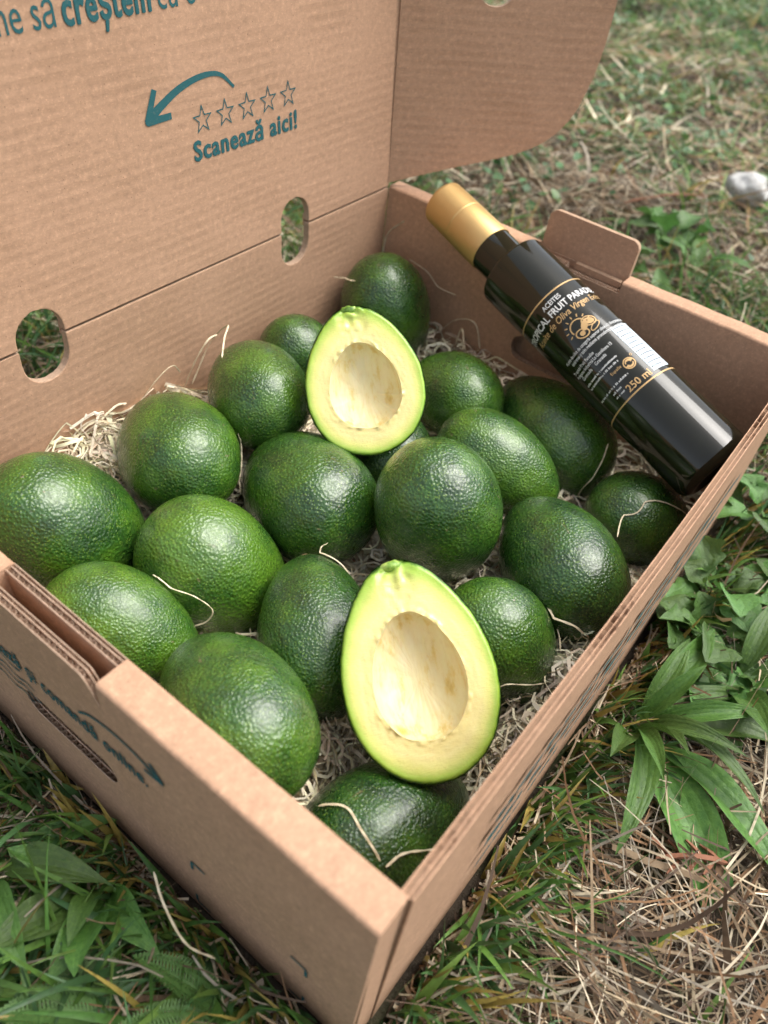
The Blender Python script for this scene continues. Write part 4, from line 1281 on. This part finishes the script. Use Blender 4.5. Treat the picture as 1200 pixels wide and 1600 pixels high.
def small_leaves(n, seed):
    """low clover-like ground cover"""
    g = np.random.default_rng(seed)
    x = g.uniform(-0.6, 2.8, n); y = g.uniform(-0.7, 1.6, n)
    mk = fbm(x, y, 4.0, 21.3)+g.normal(0, 0.12, n)+0.25*(x > 0.9)+0.22*((x > 0.2) & (x < 0.7) & (y < 0.08) & (y > -0.12))
    k = (mk > 0.10) & (np.hypot(x-0.15, y-0.1) > 0.5) & ~((x > BXMIN-0.016) & (x < BXMAX+0.016) & (y > BYMIN-0.016) & (y < BYMAX+0.016)); x, y = x[k], y[k]; n = len(x)
    z = ground_z(x, y)+g.uniform(0.006, 0.032, n)
    a = g.uniform(0, 6.28, n); s = g.uniform(0.003, 0.0065, n)*np.where(np.hypot(x-0.15, y-0.1) > 0.55, 1.15, 1.0)
    tilt = np.clip(g.normal(0, 0.45, n), -1, 1); t2 = np.clip(g.normal(0, 0.45, n), -1, 1)
    sh = np.array([[0, -0.9], [0.55, -0.35], [0.72, 0.25], [0.42, 0.85], [0.0, 0.68], [-0.42, 0.85], [-0.72, 0.25], [-0.55, -0.35]])
    ca, sa_ = np.cos(a)[:, None], np.sin(a)[:, None]
    u = sh[:, 0][None]*s[:, None]; v = sh[:, 1][None]*s[:, None]
    lx = u*ca-v*sa_; ly = u*sa_+v*ca; lz = u*np.tan(tilt)[:, None]*0.7+v*np.tan(t2)[:, None]*0.7+0.25*np.abs(u)
    V = np.stack([x[:, None]+lx, y[:, None]+ly, z[:, None]+lz], 2)
    Q = np.concatenate([np.stack([np.arange(n)*8+i for i in q], 1) for q in ((0, 1, 4, 7), (1, 2, 3, 4), (4, 5, 6, 7))])
    me = fast_mesh('ground_cover', V.reshape(-1, 3), quads=Q)
    base = np.array([[0.055, 0.13, 0.045], [0.08, 0.17, 0.06], [0.045, 0.115, 0.035], [0.10, 0.19, 0.055]])
    c = base[g.integers(0, 4, n)]*g.uniform(0.7, 1.3, (n, 1))*1.2; set_col(me, np.repeat(c, 8, 0))
    o = link('ground_cover', me, mat=M_BLADE); tag(o, 'low small leaved weeds mixed into the grass', 'ground cover', kind='stuff')
small_leaves(30000, 31)

# ------------------------------------------------------------------ leafy plants, one by one
def leaf_mesh(seed, wav=0.10, kind='plantain'):
    """unit leaf: base at origin, along +y length 1, curved downwards, width about 0.22"""
    g = random.Random(seed)
    nl, nw = 20, 6; V = []; F = []; A = []
    cur = g.uniform(0.35, 0.75); sway = g.uniform(-0.12, 0.12)
    for j in range(nl+1):
        t = j/nl
        if kind == 'plantain':
            w = 0.115*(math.sin(math.pi*min(1, max(0, (t-0.08)/0.92))**0.85)**0.9)+0.016*(1-t)
        else:
            w = 0.30*math.sin(math.pi*min(1, max(0.02, (t-0.30)/0.70)))**0.7*(1+0.22*math.sin(t*26)) if t > 0.30 else 0.016
        y = t-0.12*t*t; z = 0.50*t-cur*t*t
        for i in range(nw+1):
            s = i/nw*2-1
            zz = z+abs(s)*w*0.45-0.05*w+wav*w*math.sin(t*11+s*3+seed)*abs(s)*1.2
            V.append((s*w+sway*t*t, y, zz)); A.append(s)
    for j in range(nl):
        for i in range(nw):
            a = j*(nw+1)+i; F.append((a, a+1, a+nw+2, a+nw+1))
    me = mesh(V, F); at = me.attributes.new('across', 'FLOAT', 'POINT'); at.data.foreach_set('value', A)
    me.polygons.foreach_set('use_smooth', [True]*len(me.polygons))
    return me
PL = [leaf_mesh(s) for s in range(6)]
WL = [leaf_mesh(s+20, 0.2, 'weed') for s in range(4)]
for m in PL: m.materials.append(M_LEAF)
for m in WL: m.materials.append(M_LEAF2)
def plant(name, cat, label, group, x, y, meshes, leaves):
    root = empty(name, (x, y, float(ground_z(np.array(x), np.array(y))))); tag(root, label, cat, group)
    for k, (az, L, wsc, pitch, roll) in enumerate(leaves):
        o = bpy.data.objects.new('leaf', meshes[k % len(meshes)]); COL.objects.link(o); o.parent = root
        o.location = (0.004*math.cos(az), 0.004*math.sin(az), 0.010+0.0015*k % 0.01)
        o.rotation_euler = (Matrix.Rotation(az-math.pi/2, 3, 'Z') @ Matrix.Rotation(pitch, 3, 'X') @ Matrix.Rotation(roll, 3, 'Y')).to_euler()
        o.scale = (L*wsc, L, L)
    return root
def rosette(n, L0, seed, a0=0.0, a1=2*math.pi, pitch=0.15, wsc=1.0):
    g = random.Random(seed); o = []
    for k in range(n):
        a = a0+(a1-a0)*(k+0.5)/n+g.uniform(-0.22, 0.22)
        o.append((a, L0*g.uniform(0.65, 1.15), wsc*g.uniform(0.8, 1.2), pitch+g.uniform(-0.25, 0.4), g.uniform(-0.35, 0.35)))
    return o
PLG = 'broad leaved plantain plants in the grass'
PI = math.pi
plant('plantain_plant', 'plant', 'big leafy rosette beside the front wall, long leaf reaching towards bottom right', PLG, 0.186, -0.028, PL,
      [(-2.15, 0.120, 0.85, -0.05, 0.15), (-1.85, 0.105, 0.8, -0.1, -0.2), (-0.75, 0.095, 0.95, 0.0, 0.1), (-1.15, 0.085, 0.8, 0.1, -0.2), (-0.2, 0.080, 0.7, 0.2, 0.1),
       (0.0, 0.060, 0.75, 0.5, 0.2), (-2.75, 0.080, 0.7, 0.25, -0.2), (-3.05, 0.060, 0.8, 0.6, 0.1), (-1.45, 0.060, 0.7, 0.8, 0.1), (-0.45, 0.055, 0.7, 0.9, 0.2), (-2.4, 0.055, 0.7, 0.8, -0.3),
       (-0.95, 0.070, 0.6, 0.45, 0.3), (-1.65, 0.075, 0.6, 0.35, -0.3), (-2.55, 0.060, 0.6, 0.5, 0.2), (-0.55, 0.085, 0.55, 0.15, -0.1)])
plant('plantain_plant', 'plant', 'dark leafy rosette outside the near side wall, under the hand slot', PLG, -0.036, 0.112, PL,
      rosette(9, 0.046, 2, PI*0.5, PI*1.5, 0.35, 1.3))
plant('plantain_plant', 'plant', 'dark broad leaved rosette at the bottom left edge of the picture', PLG, -0.062, 0.150, PL, rosette(8, 0.050, 3, 0.6*PI, 1.9*PI, 0.2, 1.15))
plant('plantain_plant', 'plant', 'leafy rosette behind the right end of the far side wall', PLG, 0.56, 0.115, PL, rosette(12, 0.075, 4, 0, 2*PI, 0.15, 0.8))
plant('plantain_plant', 'plant', 'pale leafy rosette below the white stone', PLG, 0.69, 0.145, PL, rosette(9, 0.055, 5, 0, 2*PI, 0.2, 1.0))
plant('plantain_plant', 'plant', 'long leaved plant under the edge of the lid flap', PLG, 0.80, 0.44, PL, rosette(8, 0.09, 6, 0, 2*PI, 0.1, 0.8))
plant('plantain_plant', 'plant', 'leafy rosette right of the white stone at the picture edge', PLG, 0.98, 0.13, PL, rosette(9, 0.09, 7, 0, 2*PI, 0.05, 0.9))
plant('plantain_plant', 'plant', 'narrow leaved rosette at the right edge beside the big rosette', PLG, 0.248, -0.062, PL, rosette(10, 0.065, 15, -PI, PI*0.6, 0.3, 0.85))
plant('plantain_plant', 'plant', 'small rosette on bare straw at the bottom right edge', PLG, 0.205, -0.165, PL, rosette(7, 0.06, 8, 0, 2*PI, 0.3, 0.9))
plant('plantain_plant', 'plant', 'leaf cluster just behind the stand-up tab of the box', PLG, 0.50, 0.235, PL, rosette(8, 0.06, 9, 0, 2*PI, 0.3, 0.8))
plant('plantain_plant', 'plant', 'low leafy rosette at the foot of the front wall near the bottle base', PLG, 0.345, -0.045, PL, rosette(8, 0.075, 10, -PI, 0.1, 0.2, 1.2))
WG = 'small lobed weeds along the front wall'
for x, y, L, s, lab in ((0.262, -0.038, 0.042, 1, 'lobed leaf weed beside the front wall above the big rosette'),
                        (0.300, -0.030, 0.045, 2, 'lobed leaf weed by the front wall, second above the big rosette'),
                        (0.325, -0.075, 0.045, 3, 'lobed leaf weed at the right edge level with the bottle base'),
                        (0.255, -0.085, 0.040, 4, 'lobed leaf weed at the right edge above the straw patch'),
                        (0.385, -0.030, 0.050, 5, 'bluish lobed weed at the right picture edge behind the front wall end'),
                        (0.228, -0.052, 0.036, 6, 'small lobed weed between the big rosette and the weed above it'),
                        (0.74, 0.19, 0.06, 7, 'lobed leaf weed in the straw in front of the white stone'),
                        (0.62, 0.20, 0.055, 8, 'lobed leaf weed between the tab and the white stone')):
    plant('lobed_weed', 'plant', lab, WG, x, y, WL, rosette(12, L*0.88, s+40, 0, 2*PI, 0.5, 0.95))

# feathery yarrow by the nearest bottom corner
def feather_mesh():
    V = []; F = []
    path = [(0, t, 0.45*t-0.5*t*t) for t in np.linspace(0, 1, 12)]
    v, f = ribbon_from_path(path, 0.02, thick=0.004); V += v; F += f
    for j in range(2, 36):
        t = j/36
        for s in (-1, 1):
            Lp = 0.19*math.sin(math.pi*min(1, t*0.93+0.07))**0.8
            b = Vector((0, t, 0.45*t-0.5*t*t)); d = Vector((s*0.9, 0.45, 0.25)).normalized()
            for q, (fo, ll) in enumerate(((0, 1), (0.35, 0.5), (0.6, 0.4))):
                o = b+d*Lp*fo; dd = d if q == 0 else (d+Vector((0, 0.9*(1 if q == 1 else -0.7), 0.3))).normalized()
                k = len(V); wv = dd.cross(Vector((0, 0, 1))).normalized()*0.011
                V += [o-wv, o+wv, o+dd*Lp*ll+wv*0.3, o+dd*Lp*ll-wv*0.3]; F.append((k, k+1, k+2, k+3))
    me = mesh(V, F); me.materials.append(M_LEAF2)
    return me
FM = feather_mesh()
for x, y, s, lab in ((-0.035, 0.032, 1, 'feathery fine leaved yarrow plant at the foot of the nearest corner'),
                     (-0.058, 0.060, 2, 'feathery yarrow plant left of the one at the nearest corner')):
    plant('yarrow_plant', 'plant', lab, 'feathery yarrow plants', x, y, [FM], rosette(8, 0.05, s+70, PI*0.55, PI*1.5, 0.15, 1.1))

# white stone
bm = bmesh.new(); bmesh.ops.create_icosphere(bm, subdivisions=4, radius=1)
for v in bm.verts:
    p = v.co.copy(); k = 1+0.28*noise.noise(p*1.3)+0.10*noise.noise(p*3.2)+0.03*noise.noise(p*9)
    v.co = Vector((p.x*0.020, p.y*0.024, p.z*0.018))*k
me = bpy.data.meshes.new('stone'); bm.to_mesh(me); bm.free()
def stone_mat():
    m, n, l, b = new_mat('pale_stone')
    tc = n.new('ShaderNodeTexCoord'); nz = tex(n, l, 'Noise', 60, tc.outputs['Object'], Detail=7, Roughness=0.7)
    c = mix(n, l, (0.60, 0.59, 0.56), (0.30, 0.28, 0.24), ramp_out(n, l, nz.outputs[0], 0.45, 0.7, 0, 1))
    l.new(c, b.inputs['Base Color']); b.inputs['Roughness'].default_value = 1.0; b.inputs['Specular IOR Level'].default_value = 0.1
    l.new(bump(n, l, nz.outputs[0], 0.8, 0.006), b.inputs['Normal'])
    return m
st = link('stone', me, mat=stone_mat(), smooth=True); st.location = (0.915, 0.172, 0.018)
tag(st, 'pale white stone lying in the grass at upper right', 'stone')

# reddish dry twigs
for i, (x, y, az, L, lab) in enumerate(((0.225, -0.125, 0.5, 0.045, 'reddish brown dry twig on the straw at the right edge'),
                                        (0.150, -0.095, 2.2, 0.035, 'reddish dry twig on the straw below the big rosette'),
                                        (0.865, 0.195, 2.6, 0.12, 'long orange brown dry stalk beside the white stone'))):
    g = random.Random(i); V = []; F = []
    z0 = float(ground_z(np.array(x), np.array(y)))+0.014
    main = [(x+math.cos(az)*L*t, y+math.sin(az)*L*t, z0+0.006*math.sin(t*3)) for t in np.linspace(0, 1, 6)]
    v, f = ribbon_from_path(smooth_path(main, 14), 0.0022, thick=0.0007); V += v; F += f
    for k in range(7 if i < 2 else 3):
        t = 0.1+0.8*k/7; b = Vector(main[0]).lerp(Vector(main[-1]), t)
        aa = az+(0.7 if k % 2 else -0.7); q = b+Vector((math.cos(aa)*0.012, math.sin(aa)*0.012, g.uniform(0, 0.006)))
        v, f = ribbon_from_path(smooth_path([b, (b+q)/2+Vector((0, 0, 0.001)), q], 5), 0.0018, thick=0.0006)
        f = [tuple(n_+len(V) for n_ in q_) for q_ in f]; V += v; F += f
    o = link('dry_twig', mesh(V, F), mat=bpy.data.materials.get('twig') or simple('twig', (0.23, 0.095, 0.05), 0.8)); tag(o, lab, 'twig', 'dry twigs')
